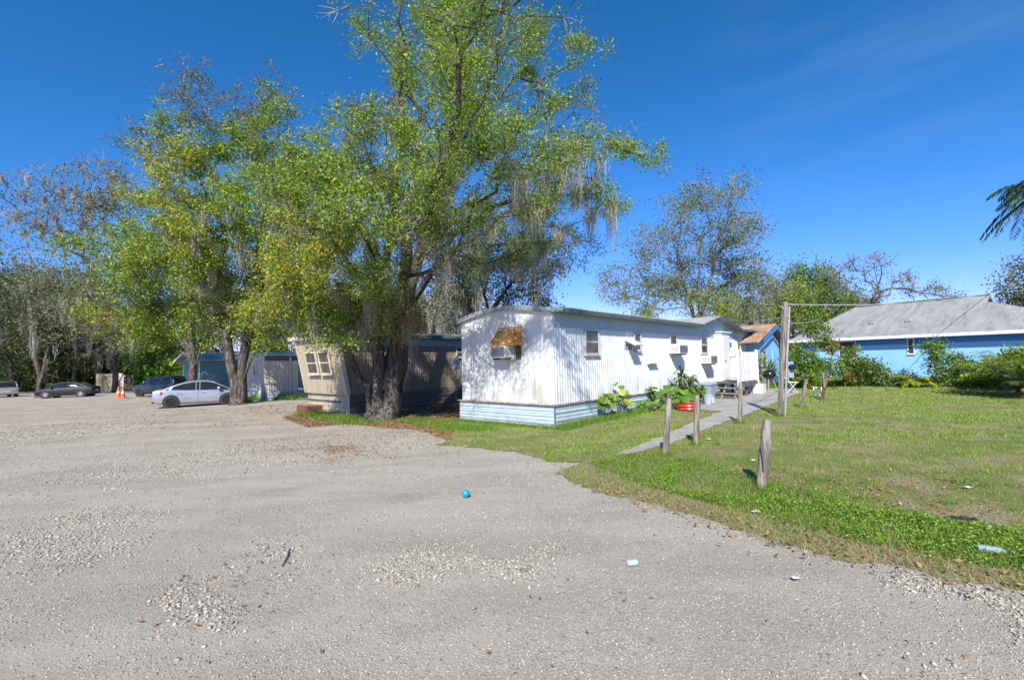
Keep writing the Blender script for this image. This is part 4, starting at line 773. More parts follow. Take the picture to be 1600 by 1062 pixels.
pb = at(1645, 296, 17.); palm('palm_tree', 'tall palm whose fronds hang in at the right edge of the sky', (pb[0], pb[1], gz(pb[0])), pb[2] - gz(pb[0]), .16, 34, 2.1, 61, 'dark', .05, .5, 'palm tree', -.2, 1.2, .7)
for k, (px, py, y, nf, ln, col, lab) in enumerate(((1590, 600, 16.5, 22, 2.3, 'green', 'large bushy palm at the right edge near the house wall'), (1562, 604, 18.5, 14, 1.5, 'green', 'bushy palm left of the largest one by the house'), (1627, 606, 15.2, 14, 1.9, 'dark', 'palm clump cut by the right edge of the picture'),
     (1430, 600, 21.0, 10, 1.0, 'yellow', 'small young palm with drooping pale fronds under the small window'), (1385, 598, 22.5, 9, .6, 'yellow', 'tiny palm sprouting right of the orange leaved shrub'))):
    b = tz(at(px, py, y)); palm('palm_bush', lab, b, .15, .09, nf + (12 if k < 3 else 4), ln, 62 + k, col, .05, .42 if k < 3 else .22, 'palm', .7, 1.45, .45 if k < 3 else .8, dead=2)
# strap-leaf plant by the shed
def strap_plant(label, base, stems, ln, seed, col, name='leafy_plant', wd=.06):
    r = np.random.default_rng(seed); b = np.array(base, float); t = thing(name, label, 'plant', b); st = MB(); vs, fs, cs, o = [], [], [], 0
    for i in range(stems):
        a = r.uniform(0, 6.28); h = r.uniform(.6, 1.) * ln * 2.2; p0 = V(.12 * math.cos(a), .12 * math.sin(a), -.02); p1 = V(.35 * math.cos(a) * r.uniform(.3, 1), .35 * math.sin(a) * r.uniform(.3, 1), h); st.tube([p0, (p0 + p1) / 2 + r.normal(0, .02, 3), p1], [.018, .014, .01], 6)
        for q in range(22):
            t_ = r.uniform(.35, 1); c = p0 + (p1 - p0) * t_; az = r.uniform(0, 6.28); el = r.uniform(-.1, 1.1); L = ln * r.uniform(.6, 1.1); d_ = V(math.cos(az) * math.cos(el), math.sin(az) * math.cos(el), math.sin(el)); s2 = norm(np.cross(d_, V(0, 0, 1))) * wd * .5
            m_ = c + d_ * L * .5; e = c + d_ * L * .9 + V(0, 0, -L * .35); vs.append(np.array([c - s2 * .3, c + s2 * .3, m_ + s2, m_ - s2, e + s2 * .15, e - s2 * .15])); fs += [[o, o + 1, o + 2, o + 3], [o + 3, o + 2, o + 4, o + 5]]; cc = pal(col, 1, r)[0]; cs += [cc, cc * .95]; o += 6
    st.build('stem', M['twig'], t); link('foliage', npmesh('foliage', np.concatenate(vs), np.array(fs), np.array(cs)), M['leaf'], t); return t
strap_plant('tall yellow green strap leaved plant between porch railing and shed', tz(at(1187, 606, 24)), 9, .75, 71, 'yellow', wd=.08)
strap_plant('second strap leaved plant nearer the shed wall behind the grill', tz(at(1207, 606, 25)), 6, .6, 72, 'bright', wd=.08)
strap_plant('tall rosette plant with long grey green leaves against the trailer side', wl(6.95, .55), 7, .62, 73, 'olive', wd=.10)
strap_plant('low pale leaved plant growing under the tall rosette plant', wl(7.7, .7), 5, .32, 74, 'bright', wd=.09)
# squash-like plants with round leaves
def round_plant(label, base, n, sp, hgt, seed, size=.2, yellow=0):
    size *= 1.2
    r = np.random.default_rng(seed); t = thing('round_leaf_plant', label, 'plant', base, group='big round leaved plants along the trailer side'); st = MB(); vs, fs, cs, o = [], [], [], 0
    for i in range(n):
        a = r.uniform(0, 6.28); rr = sp * math.sqrt(r.uniform(0, 1)); p = V(rr * math.cos(a), rr * math.sin(a), hgt * r.uniform(.35, 1)); st.tube([V(rr * .3 * math.cos(a), rr * .3 * math.sin(a), 0), p * V(.8, .8, .6), p], .008, 5, cap=False)
        nn = norm(r.normal(0, .45, 3) + V(-.1, -.6, .8)); u = norm(np.cross(nn, V(1, .2, 0))); v = np.cross(nn, u); s_ = size * r.uniform(.65, 1.15); m = 9; cen = p - nn * s_ * .12; c0 = pal('bright', 1, r)[0] * 1.25 if i >= yellow else V(.50, .48, .04)
        ring = [p + (u * math.cos(2 * math.pi * k / m) + v * math.sin(2 * math.pi * k / m)) * s_ * .5 * (1 + .1 * math.sin(3 * k)) * (.55 if k == 0 else 1) for k in range(m)]
        vs.append(np.array([cen] + ring)); 
        for k in range(m): fs.append([o, o + 1 + k, o + 1 + (k + 1) % m]); cs.append(c0 * r.uniform(.9, 1.1))
        o += m + 1
    st.build('stem', M['leaf'] if False else M['twig'], t); link('foliage', npmesh('foliage', np.concatenate(vs), np.array(fs), np.array(cs)), M['leaf'], t); return t
round_plant('round leaved plant clump nearest the trailer corner, dark and compact', wl(2.0, .35) + V(0, 0, .2), 12, .22, .55, 81, .24, 1)
round_plant('upright round leaved plant with one yellow leaf, second from the corner', wl(2.95, .3), 11, .20, .98, 82, .24, 2)
round_plant('wide sprawling round leaved plant left of the tall rosette plant', wl(5.6, .55), 34, .75, .75, 83, .26)
round_plant('round leaved plant in front of the rosette plant by the red tub', wl(6.7, .55), 26, .5, .6, 84, .26)
round_plant('low round leaved plant creeping near the first post', wl(4.4, .45), 18, .5, .35, 85, .2)
round_plant('small round leaved plant next to the grey bin', wl(8.3, .5), 10, .3, .5, 86, .2)

# ================================================================ POSTS, POLE, WIRES
def post(px, pyb, ptx, pty, rad, lab, m='old_wood', y=None, square=False, extra=None):
    b = tz(G(px, pyb)); y = b[1]; tp = at(ptx, pty, y + .05) - b; t = thing('fence_post', lab, 'post', b, 0, 'old wooden posts along the lawn'); mb = MB(); n = 10
    pts = [V(0, 0, -.15) * 1 + tp * 0]; 
    for i in range(7): k = i / 6; pts.append(tp * k + V(random.uniform(-1, 1), random.uniform(-1, 1), 0) * rad * .12)
    rr = [rad * 1.05] * 2 + [rad * random.uniform(.95, 1.05) for _ in range(5)] + [rad * .93]
    mb.tube(pts, rr, 4 if square else 12, jit=.12); mb.build('shaft', M[m], t, smooth=not square)
    if extra: extra(t, tp)
    return t
P1 = post(1039, 712, 1046, 622, .055, 'leaning grey post left of the walk, nearest the trailer side')
post(1088, 696, 1089, 617, .055, 'straight grey post standing at the walk edge')
post(1157, 661, 1157, 598, .05, 'slim post on the lawn side of the walk before the porch')
def cleft(t, tp):
    MB().box(-.004, .006, -.075, -.06, .25, .8).build('crack', M['dark_edge'], t)
post(1190, 765, 1199, 656, .066, 'thick split grey post nearest the camera', extra=cleft)
post(1252, 637, 1260, 592, .05, 'slanting weathered post right of the tall pole')
post(1284, 625, 1292, 582, .06, 'dark brown leaning post with a pale slat, by the white frame', 'old_wood_brown', extra=lambda t, tp: MB().box(.04, .10, -.07, -.05, .45, 1.0).build('slat', M['old_wood'], t))
post(1318, 602, 1316, 562, .16, 'thick short stump post amid the shrubs by the house', 'old_wood_brown', extra=lambda t, tp: MB().box(.12, .2, -.19, -.165, 0, 1.1).build('slat', M['old_wood'], t))
b = tz(G(1217, 650)); tp = at(1227, 472, b[1]) - b
ul = thing('utility_pole', 'tall square wooden pole with a conduit and meter, right of the grill', 'utility pole', b)
MB().tube([(0, 0, -.2), tuple(tp * .5), tuple(tp)], [.06, .072, .082], 4).build('pole', M['old_wood'], ul, bevel=.01)
MB().tube([tuple(V(.17, .0, 0) + tp * .0), tuple(V(.13, .0, 0) + tp * .55), tuple(V(.12, 0, 0) + tp * .96)], .028, 8).build('conduit', M['steel'], ul)
q = tp * .46; mbx = MB().box(q[0] + .13, q[0] + .29, -.06, .08, q[2] - .4, q[2] + .05).build('meter_box', M['bin_grey'], ul, bevel=.01)
MB().lathe([(.07, 0), (.08, .02), (.07, .10), (.03, .13)], 14, Fr((q[0] + .21, -.07, q[2] - .1), (1, 0, 0), (0, 0, 1), (0, -1, 0))).build('meter_dial', M['car_glass'], mbx)
MB().tube([(q[0] + .05, 0, tp[2] - .1), (q[0] + .2, -.05, tp[2] - .35), (.14 + tp[0] * .9, 0, tp[2] - .55)], .012, 6).build('service_loop', M['wire'], ul)
def wire(lab, a, c, sag, rad=.012):
    a, c = np.array(a), np.array(c); t = [tuple(a + (c - a) * k / 16 - V(0, 0, 4 * sag * (k / 16) * (1 - k / 16))) for k in range(17)]; o = MB().tube(t, rad, 5, cap=False).build('overhead_wire', M['wire']); return tag(o, lab, 'wire')
top = b + tp
hr = Hp + Hd * rx2 + np.array([-math.sin(ha), math.cos(ha), 0]) * bk * RY; hr[2] = Hp[2] + rz + .12
wire('thick overhead wire from the pole top along the blue house ridge', top - V(0, 0, .06), hr, .25, .018)
wire('lower overhead wire from the pole to the blue house roof', b + tp * .82, at(1283, 497, 24.), .1, .014)
wire('overhead wire from the pole leftwards over the rusty shed', b + tp * .86, at(1100, 486, 34.), .3, .012)
wire('thin overhead wire rising off the blue house to the right', hr, at(1720, 430, 30.), .2, .012)

# ================================================================ PATIO THINGS
def gq(px, py): p = G(px, py); return V(p[0], p[1], gz(p[0]) + .018)
g = gq(1203, 611); gr = thing('kettle_grill', 'black kettle barbecue grill on pale legs in front of the shed', 'grill', g)
MB().lathe([(.0, .52), (.12, .53), (.22, .60), (.28, .70), (.285, .74)], 24, cap=False).build('bowl', M['black'], gr, smooth=True)
lid = MB().lathe([(.292, .742), (.285, .80), (.23, .89), (.12, .945), (.0, .955)], 24, cap=False).build('lid', M['black'], gr, smooth=True); MB().tube([(-.06, 0, .95), (-.05, 0, 1.0), (.05, 0, 1.0), (.06, 0, .95)], .012, 6).build('handle', M['dark_edge'], lid)
for a in (-.3, 1.9, 4.0): MB().tube([(.14 * math.cos(a), .14 * math.sin(a), .58), (.30 * math.cos(a), .30 * math.sin(a), 0.0)], .014, 8).build('leg', M['steel'], gr)
g = gq(1237, 614); ch = thing('folding_chair', 'white folding chair beside the tall pole', 'chair', g, -.25)
for y in (-.2, .2):
    MB().tube([(-.24, y, .86), (-.12, y, .45), (.18, y, 0)], .014, 8).build('leg', M['white_paint'], ch); MB().tube([(.16, y * .9, .45), (-.22, y * .9, 0)], .014, 8).build('leg', M['white_paint'], ch)
MB().box(-.16, .22, -.2, .2, .44, .465).build('seat', M['white_paint'], ch, bevel=.01)
MB().hexa([(-.245, -.2, .68), (-.23, -.2, .68), (-.23, .2, .68), (-.245, .2, .68), (-.275, -.2, .86), (-.26, -.2, .86), (-.26, .2, .86), (-.275, .2, .86)]).build('backrest', M['white_paint'], ch)
def tub(name, lab, px, py, prof, m, cat, sq=False, lid=None, extra=None, wscale=1):
    t = thing(name, lab, cat, gq(px, py), DA); MB().lathe(prof, 4 if sq else 20, Fr((0, 0, 0), (.707, .707, 0), (-.707, .707, 0)) if sq else W0).build('body', M[m], t, smooth=not sq, bevel=.02 if sq else 0)
    if lid: MB().lathe(lid, 4 if sq else 20, Fr((0, 0, 0), (.707, .707, 0), (-.707, .707, 0)) if sq else W0).build('lid', M[m], t, smooth=not sq, bevel=.02 if sq else 0)
    if extra: extra(t)
    return t
tub('storage_bin', 'large grey lidded bin at the trailer wall behind the white labelled bucket', 1104, 624, [(.34, 0), (.42, .55)], 'bin_grey', 'bin', True, [(.46, .552), (.46, .62), (.40, .66)])
tub('bucket', 'blue grey bucket with a white label in front of the large grey bin', 1107, 632, [(.14, 0), (.165, .30), (.175, .30), (.175, .34)], 'bucket', 'bucket', extra=lambda t: MB().box(-.178, -.170, -.08, .08, .05, .27, Fr((0, 0, 0), (.2, .98, 0), (-.98, .2, 0))).build('label', M['paper'], t))
tub('bucket', 'plain blue grey bucket at the foot of the porch railing', 1173, 615, [(.16, 0), (.19, .40), (.2, .40), (.2, .44)], 'bucket', 'bucket')
cb = thing('cooler_box', 'white box standing beside the bucket under the porch railing', 'cooler', gq(1187, 615), DA)
MB().box(-.3, .3, -.2, .2, 0, .36).build('body', M['white_paint'], cb, bevel=.02); MB().box(-.31, .31, -.21, .21, .362, .41).build('lid', M['white_paint'], cb, bevel=.015); MB().box(.302, .31, -.12, .12, .08, .25).build('side_plate', M['bucket'], cb)
rp = thing('plastic_tub', 'bright red plastic tub on the grass under the plants', 'tub', tz(G(1076, 641)) + V(0, 0, .01), DA)
MB().lathe([(.30, 0), (.36, .05), (.34, .10), (.38, .15), (.36, .20), (.39, .24), (.34, .24), (.30, .06), (0, .05)], 24, cap=False).build('body', M['red'], rp, smooth=True)
ft = thing('picture_frame', 'small white frame leaning by the dark brown post', 'frame', tz(G(1278, 622)), -.3)
MB().box(-.14, -.11, -.02, .02, 0, .42).box(.11, .14, -.02, .02, 0, .42).box(-.11, .11, -.02, .02, .39, .42).box(-.11, .11, -.018, .018, .1, .13).build('rails', M['white_paint'], ft)
# bits and pieces near the tan home
sv = thing('brick_planter', 'low red brick planter beside the tan mobile home', 'planter', tz(G(497, 643)) - V(.67393, .73879, 0) * .35, DA)
MB().box(-.3, .3, -.55, .55, 0, .30).build('body', M['brick'], sv, bevel=.02); MB().box(-.24, .24, -.49, .49, .302, .312).build('soil', M['littersoil'], sv)
st = thing('tree_stump', 'grey pointed stump between the planter and the rail fence', 'stump', tz(G(519, 643))); MB().tube([(0, 0, -.05), (.0, 0, .3), (.05, 0, .62), (.06, 0, .75)], [.24, .18, .13, .07], 10, jit=.3).build('stump', M['old_wood'], st)
rfn = thing('rail_fence', 'low wooden rail fence in front of the tan mobile home end', 'fence', tz(G(548, 645)), DA + math.pi / 2)
for x in (-.05, 1.75): MB().box(x - .09, x + .09, .28, .40, -.1, .98).build('post', M['old_wood'], rfn)
for z in (.42, .84): MB().box(-.1, 3.7, .402, .44, z, z + .09).build('rail', M['dark_wood'], rfn)
# fences at the back of the lot
def board_fence(lab, a, c, h, m, wdt=.14):
    a, c = np.array(a), np.array(c); d_ = c - a; L = np.linalg.norm(d_[:2]); t = thing('board_fence', lab, 'fence', a, math.atan2(d_[1], d_[0])); mb = MB(); n = int(L / (wdt + .01))
    for i in range(n): x = i * (wdt + .01); mb.box(x, x + wdt, 0, .02, -.2, h + random.uniform(-.03, .03))
    mb.build('boards', M[m], t); mb = MB(); mb.box(0, L, .022, .07, .4, .5).box(0, L, .022, .07, h - .4, h - .3).build('rail', M[m], t); return t
def gy(px, y): p = at(px, 590, y); return V(p[0], p[1], gz(p[0]))
board_fence('weathered pale board fence left of the cones tree', gy(150, 56), gy(177, 55), 2.1, 'fence_wood')
board_fence('dark board fence right of the cones tree', gy(186, 58), gy(214, 57), 1.9, 'fence_dark')
board_fence('short pale fence panel just right of the cones tree', gy(183, 54.5), gy(195, 54.5), 2.1, 'cream')

# cones
def cone(px, py, lab):
    t = thing('traffic_cone', lab, 'traffic cone', tz(G(px, py)), .4, 'orange traffic cones'); MB().box(-.22, .22, -.22, .22, 0, .04).build('base', M['orange'], t); MB().lathe([(.17, .04), (.03, .92), (.0, .925)], 16).build('cone', M['orange'], t, smooth=True)
    MB().lathe([(.125, .38), (.098, .53)], 16, cap=False).build('band', M['white_paint'], t, smooth=True); 
    return t
cone(185, 621, 'left one of the two orange traffic cones'); cone(192, 621.5, 'right one of the two orange traffic cones')

# ================================================================ CARS
def car(name, lab, pos, head, paint, kind='sedan', sc=1., rim='steel', cat='car', flip=False):
    root = thing(name, lab, cat, pos, head)          # local +x = nose, origin at the middle between the axles
    if kind == 'sedan':
        st = [(-2.22, .50, .78, .82, .62), (-2.18, .32, .92, .97, .80), (-1.95, .24, .98, 1.05, .87), (-1.35, .20, .97, 1.04, .90), (-.5, .19, .94, .98, .905), (.5, .19, .92, .97, .905), (1.1, .20, .89, .97, .90), (1.7, .22, .82, .89, .88), (2.1, .24, .72, .78, .82), (2.28, .30, .60, .64, .70), (2.33, .40, .52, .54, .5)]
        top = [(-1.72, 1.03), (-1.25, 1.24), (-.75, 1.40), (-.2, 1.47), (.35, 1.46), (.75, 1.36), (1.15, 1.16), (1.5, .97)]; wb = 1.34; rw = .33; hwb, hwt = .83, .60; pil = [-.18, .0]
    else:
        st = [(-2.25, .50, .95, 1.0, .78), (-2.2, .34, 1.04, 1.08, .86), (-1.9, .26, 1.08, 1.12, .90), (-.5, .24, 1.06, 1.1, .92), (.6, .24, 1.04, 1.08, .92), (1.2, .25, 1.02, 1.09, .91), (1.8, .27, .96, 1.03, .89), (2.2, .30, .86, .90, .82), (2.32, .40, .7, .74, .7)]
        top = [(-2.2, 1.10), (-2.02, 1.5), (-1.8, 1.66), (-.8, 1.72), (.2, 1.70), (.55, 1.62), (.95, 1.36), (1.35, 1.08)]; wb = 1.32; rw = .36; hwb, hwt = .84, .68; pil = [-.25, 1.]
    b = MB(); ns = len(st); k = 9
    for (x, zb, zs, zt, hw) in st:
        hp = [(hw * .8, zb), (hw * .96, zb + .07), (hw, zb + (zs - zb) * .45), (hw * .985, zb + (zs - zb) * .75), (hw * .93, zs), (hw * .80, zs + (zt - zs) * .6), (hw * .45, zt - .005), (0, zt)]
        ring = [(x, -y, z) for y, z in hp] + [(x, y, z) for y, z in hp[-2::-1]]; b.v += ring
    m = 15
    for i in range(ns - 1):
        for j in range(m): j2 = (j + 1) % m; b.f.append((i * m + j, i * m + j2, (i + 1) * m + j2, (i + 1) * m + j))
    b.f.append(tuple(range(m))); b.f.append(tuple(range((ns - 1) * m, ns * m))[::-1])
    body = b.build('body', paint, root, smooth=True)
    # greenhouse
    gl = MB(); rfm = MB(); n = len(top); m = 7
    def sec(x, z, i):
        zb = .93 if kind == 'sedan' else 1.05; t = min(1, max(0, (z - zb) / .45)); hb = hwb * (1 - .10 * abs(x) / 1.8); ht = hb + (hwt - hb) * t
        return [(x, -hb, zb - .03), (x, -(hb + ht) / 2 - .015, (zb + z) / 2), (x, -ht, z - .05), (x, 0, z), (x, ht, z - .05), (x, (hb + ht) / 2 + .015, (zb + z) / 2), (x, hb, zb - .03)]
    for i, (x, z) in enumerate(top): gl.v += sec(x, z, i)
    for i in range(n - 1):
        for j in range(m - 1): gl.f.append((i * m + j, i * m + j + 1, (i + 1) * m + j + 1, (i + 1) * m + j))
    gl.build('glasshouse', M['car_glass'], root, smooth=True)
    for i, (x, z) in enumerate(top):
        s_ = sec(x, z, i); rfm.v += [(x, s_[2][1] * 1.02, s_[2][2] - .0), (x, s_[2][1] * .93, s_[2][2] + .035), (x, 0, z + .015), (x, -s_[2][1] * .93, s_[2][2] + .035), (x, -s_[2][1] * 1.02, s_[2][2])]
    a, c = (2, n - 3)
    for i in range(a, c):
        for j in range(4): rfm.f.append((i * 5 + j, i * 5 + j + 1, (i + 1) * 5 + j + 1, (i + 1) * 5 + j))
    rfm.build('roof', paint, root, smooth=True)
    for s_ in (-1, 1):
        pm = MB(); edge = [V(x, s_ * abs(sec(x, z, 0)[2][1]) * 1.01, sec(x, z, 0)[2][2]) for x, z in top]; pm.tube(edge, [.05 if i < 3 else .03 for i in range(n)], 6)
        for px_ in pil:
            z = np.interp(px_, [q[0] for q in top], [q[1] for q in top]); q = sec(px_, z, 0); pm.tube([V(px_, s_ * (abs(q[0][1]) + .005), q[0][2]), V(px_, s_ * (abs(q[1][1]) + .01), q[1][2]), V(px_, s_ * abs(q[2][1]), q[2][2])], .022, 6)
        zb = .93 if kind == 'sedan' else 1.05
        if kind == 'sedan': pm.hexa([(-1.80, s_ * .70, zb), (-1.45, s_ * .78, zb), (-1.45, s_ * .74, zb), (-1.80, s_ * .66, zb), (-1.50, s_ * .66, 1.12), (-1.22, s_ * .69, 1.22), (-1.22, s_ * .65, 1.22), (-1.50, s_ * .62, 1.12)])
        else: pm.hexa([(-2.2, s_ * .78, zb), (-1.75, s_ * .82, zb), (-1.75, s_ * .76, zb), (-2.2, s_ * .72, zb), (-2.0, s_ * .68, 1.56), (-1.72, s_ * .70, 1.62), (-1.72, s_ * .64, 1.62), (-2.0, s_ * .62, 1.56)])
        pm.build('pillar', paint, root, smooth=True)
        mr = MB(); mx = .95 if kind == 'sedan' else .85; mr.box(mx - .09, mx + .06, s_ * .97 - .10, s_ * .97 + .10, zb + .02, zb + .15); mr.build('mirror', paint, root, bevel=.03)
        hd = MB()
        for hx in (-.95, .12): hd.box(hx, hx + .16, s_ * .905 - .015, s_ * .905 + .02, zb - .17, zb - .14)
        hd.build('door_handle', paint, root)
        ln = MB()
        for hx in (-.10, .98, -1.05): ln.box(hx, hx + .008, s_ * .907 - .004, s_ * .907 + .004, .30, zb - .04)
        ln.box(-1.0, 1.0, s_ * .895 - .012, s_ * .895 + .012, .2, .25); ln.build('door_seam', M['rubber'], root)
        wf = Fr((0, 0, 0), (1, 0, 0), (0, 0, 1), (0, s_, 0))
        for wx in (-wb, wb):
            f_ = Fr((wx, s_ * .885, rw), (1, 0, 0), (0, 0, 1), (0, s_, 0)); MB().lathe([(rw + .07, -.2), (rw + .07, .027), (rw * .5, .027)], 28, f_).build('wheel_arch', M['rubber'], root)
            wh_ = MB().lathe([(rw * .62, -.16), (rw - .03, -.16), (rw, -.12), (rw, .0), (rw - .03, .05), (rw * .66, .055), (rw * .62, .02)], 28, f_, cap=False).build('wheel', M['rubber'], root, smooth=True)
            mm = MB(); mm.lathe([(rw * .68, .04), (rw * .62, .062), (rw * .57, .04)], 24, f_, cap=False)
            for sp in range(5):
                a_ = sp * 2 * math.pi / 5 + .3; ca, sa = math.cos(a_), math.sin(a_); f5 = Fr(f_.p(0, 0, .0), f_.ex * ca + f_.ey * sa, -f_.ex * sa + f_.ey * ca, f_.ez); mm.box(.03, rw * .6, -.03, .03, .03, .055, f5)
            mm.lathe([(.06, .02), (.06, .062), (0, .065)], 12, f_, cap=False); mm.build('rim', M[rim], wh_)
    bx = st[0][0]
    for s_ in (-1, 1):
        zt0, zt1 = (.70, .92) if kind == 'sedan' else (.85, 1.1)
        MB().hexa([(bx - .0, s_ * .38, zt0), (bx + .40, s_ * .925, zt0 + .06), (bx + .40, s_ * .80, zt0 + .06), (bx + .06, s_ * .38, zt0), (bx + .0, s_ * .40, zt1), (bx + .46, s_ * .91, zt1), (bx + .46, s_ * .80, zt1), (bx + .06, s_ * .40, zt1)]).build('taillight', M['tail'], root)
        MB().hexa([(2.05, s_ * .60, .60), (2.29, s_ * .60, .58), (2.02, s_ * .88, .60), (1.95, s_ * .84, .60), (2.0, s_ * .60, .70), (2.2, s_ * .60, .68), (1.85, s_ * .885, .74), (1.8, s_ * .84, .74)]).build('headlight', M['steel'], root)
    MB().box(bx - .02, bx + .01, -.22, .22, .58, .70).build('number_plate', M['paper'], root)
    MB().box(bx - .02, bx + .1, -.7, .7, .28, .36).build('rear_valance', M['rubber'], root)
    root.scale = (sc, sc, sc); return root
def place(pa, pb_): return (np.array(pa) + np.array(pb_)) / 2
silver = carpaint('silver_paint', (.42, .44, .47)); black = carpaint('black_paint', (.003, .003, .004), .0, .5); slate = carpaint('slate_paint', (.055, .07, .085)); pale = carpaint('pale_paint', (.5, .5, .5))
def carat(rear, front, wbh, side_off, *a, **k):
    ra, fa = tz(G(*rear)), tz(G(*front)); d_ = fa - ra; hd = math.atan2(d_[1], d_[0]); sc = np.linalg.norm(d_[:2]) / (2 * wbh); k.setdefault('sc', sc); c = (ra + fa) / 2; nrm = V(-math.sin(hd), math.cos(hd), 0) * side_off * .88 * sc; c = c + nrm; c[2] = gz(c[0]); return c, hd, k
ra = tz(G(269, 637.5)); fa = tz(G(353, 632)); hd = math.atan2((fa - ra)[1], (fa - ra)[0]) + .0; scs = .93
c = (ra + fa) / 2 + V(-math.sin(hd), math.cos(hd), 0) * .88 * scs; c[2] = gz(c[0]); car('parked_sedan', 'silver sedan with black wheels parked nose behind the forked oak', c, hd, silver, 'sedan', scs, 'black')
ra = tz(G(126, 620)); fa = tz(G(71, 622.5)); hd = math.atan2((fa - ra)[1], (fa - ra)[0]); scs = min(1.05, np.linalg.norm((fa - ra)[:2]) / 2.68)
c = (ra + fa) / 2 + V(math.sin(hd), -math.cos(hd), 0) * .88 * scs; c[2] = gz(c[0]); car('parked_sedan', 'black sedan parked in deep shade under the left trees', c, hd, black, 'sedan', scs, 'steel')
c = tz(G(246, 617)); c = tz(at(252, 600, 40.)); car('parked_suv', 'dark blue grey SUV half hidden behind the silver sedan', c, math.pi * .93, slate, 'suv', .95, 'black', 'SUV')
c = tz(at(4, 600, 50.)); car('parked_suv', 'pale SUV cut by the left edge beyond the black sedan', c, math.pi * .82, pale, 'suv', .95, 'steel', 'SUV')

# ================================================================ SMALL LITTER
o = MB().lathe([(.0, .0), (.028, .004), (.045, .02), (.052, .048), (.045, .078), (.028, .095), (0, .10)], 20, Fr(tuple(G(728, 777)))).build('ball', M['teal_plastic'], smooth=True); tag(o, 'small teal ball lying on the gravel', 'ball')
p = G(988, 884); q = Fr((p[0], p[1], p[2] + .028), (0, 0, 1), (-.2, .98, 0), (.98, .2, 0)); o = MB().lathe([(.017, -.045), (.024, -.037), (.023, 0), (.025, .016), (.024, .041), (.017, .047)], 16, q).build('drink_can', M['can_blue'], smooth=True); tag(o, 'crushed pale blue can lying on the gravel', 'can')
p = G(1550, 869); q = Fr((p[0], p[1], p[2] + .06), (0, 0, 1), (-.6, -.8, 0), (.8, -.6, 0)); bt = thing('plastic_bottle', 'clear plastic bottle lying in the green clover', 'bottle', p)
q = Fr((0, 0, .055), (0, 0, 1), (-.55, -.83, 0), (.83, -.55, 0)); MB().lathe([(.026, -.085), (.031, -.07), (.029, -.02), (.031, .025), (.029, .055), (.013, .09), (.013, .115)], 18, q).build('body', M['bottle'], bt, smooth=True); MB().lathe([(.015, .116), (.015, .135)], 12, q).build('cap', M['can_blue'], bt)
def scrap(name, lab, cat, px, py, s_, m, seed, ht=.25):
    r = random.Random(seed); p = G(px, py); mb = MB(); n = 5; vs = [(p[0] + (i / n - .5) * s_ + r.uniform(-.1, .1) * s_, p[1] + (j / n - .5) * s_ * .7 + r.uniform(-.1, .1) * s_, p[2] + .02 + r.uniform(0, ht) * s_) for j in range(n + 1) for i in range(n + 1)]
    mb.add(vs, [(j * (n + 1) + i, j * (n + 1) + i + 1, (j + 1) * (n + 1) + i + 1, (j + 1) * (n + 1) + i) for j in range(n) for i in range(n)]); o = mb.build(name, M[m], smooth=True); so = o.modifiers.new('s', 'SOLIDIFY'); so.thickness = .003; return tag(o, lab, cat)
scrap('black_rag', 'crumpled black rag on the lawn above the bottle', 'rag', 1508, 819, .22, 'pebble_black', 1)
scrap('black_rag', 'smaller black scrap in the clover near the bottle', 'rag', 1562, 844, .12, 'pebble_black', 2)
for k, (px, py, s_, lab) in enumerate(((1107, 688, .10, 'white paper scrap right of the straight grey post'), (1177, 721, .07, 'white paper scrap left of the nearest post top'), (1181, 802, .08, 'crumpled white paper at the clover edge'), (1243, 907, .06, 'pale flat paper piece on the road gravel'), (1513, 764, .08, 'grey white paper scrap in the middle of the lawn'), (727, 699, .08, 'white scrap where gravel meets grass before the white home'), (1200, 668, .12, 'white scrap on the lawn behind the nearest post'))):
    scrap('paper_scrap', lab, 'paper', px, py, s_, 'paper', 10 + k)
p = G(440, 886); p2 = G(452, 858); o = MB().tube([tuple(p + V(0, 0, .015)), tuple((p + p2) / 2 + V(.015, 0, .02)), tuple(p2 + V(0, 0, .015))], [.007, .009, .005], 6).build('stick', M['old_wood']); tag(o, 'crooked stick lying among the pale stones on the left', 'stick')

# ================================================================ GRASS, CLOVER, STONES, FALLEN LEAVES
r = np.random.default_rng(99)
def scatter(poly, n, bbox=None):
    pa = np.array(poly); lo, hi = pa.min(0), pa.max(0)
    if bbox: lo = np.maximum(lo, bbox[0]); hi = np.minimum(hi, bbox[1])
    x = r.uniform(lo[0], hi[0], n); y = r.uniform(lo[1], hi[1], n); k = inpoly(x, y, poly); return x[k], y[k]
def vis(x, y, mrg=1.15): return np.abs(x) < y * 1.0753 * mrg + .4
walk_p = walk; home_q = [tuple((A + V(.67393, .73879, 0) * a + V(-.73879, .67393, 0) * b)[:2]) for a, b in ((-.1, -.1), (17.3, -.1), (17.3, 3.7), (-.1, 3.7))]
clover = gp([(925, 727), (985, 712), (1040, 712), (1100, 725), (1190, 752), (1290, 780), (1400, 800), (1500, 822), (1600, 838), (1700, 850), (1700, 930), (1600, 898), (1500, 878), (1420, 866), (1330, 846), (1230, 818), (1140, 795), (1060, 776), (985, 752)])
patchy = lambda x, y: np.sin(x * 1.3 + 2 * np.sin(y * .7)) * np.sin(y * 1.1 + 1.5 * np.sin(x * .9)) + .6 * np.sin(x * 4.1 + y) * np.sin(y * 3.7 - x)
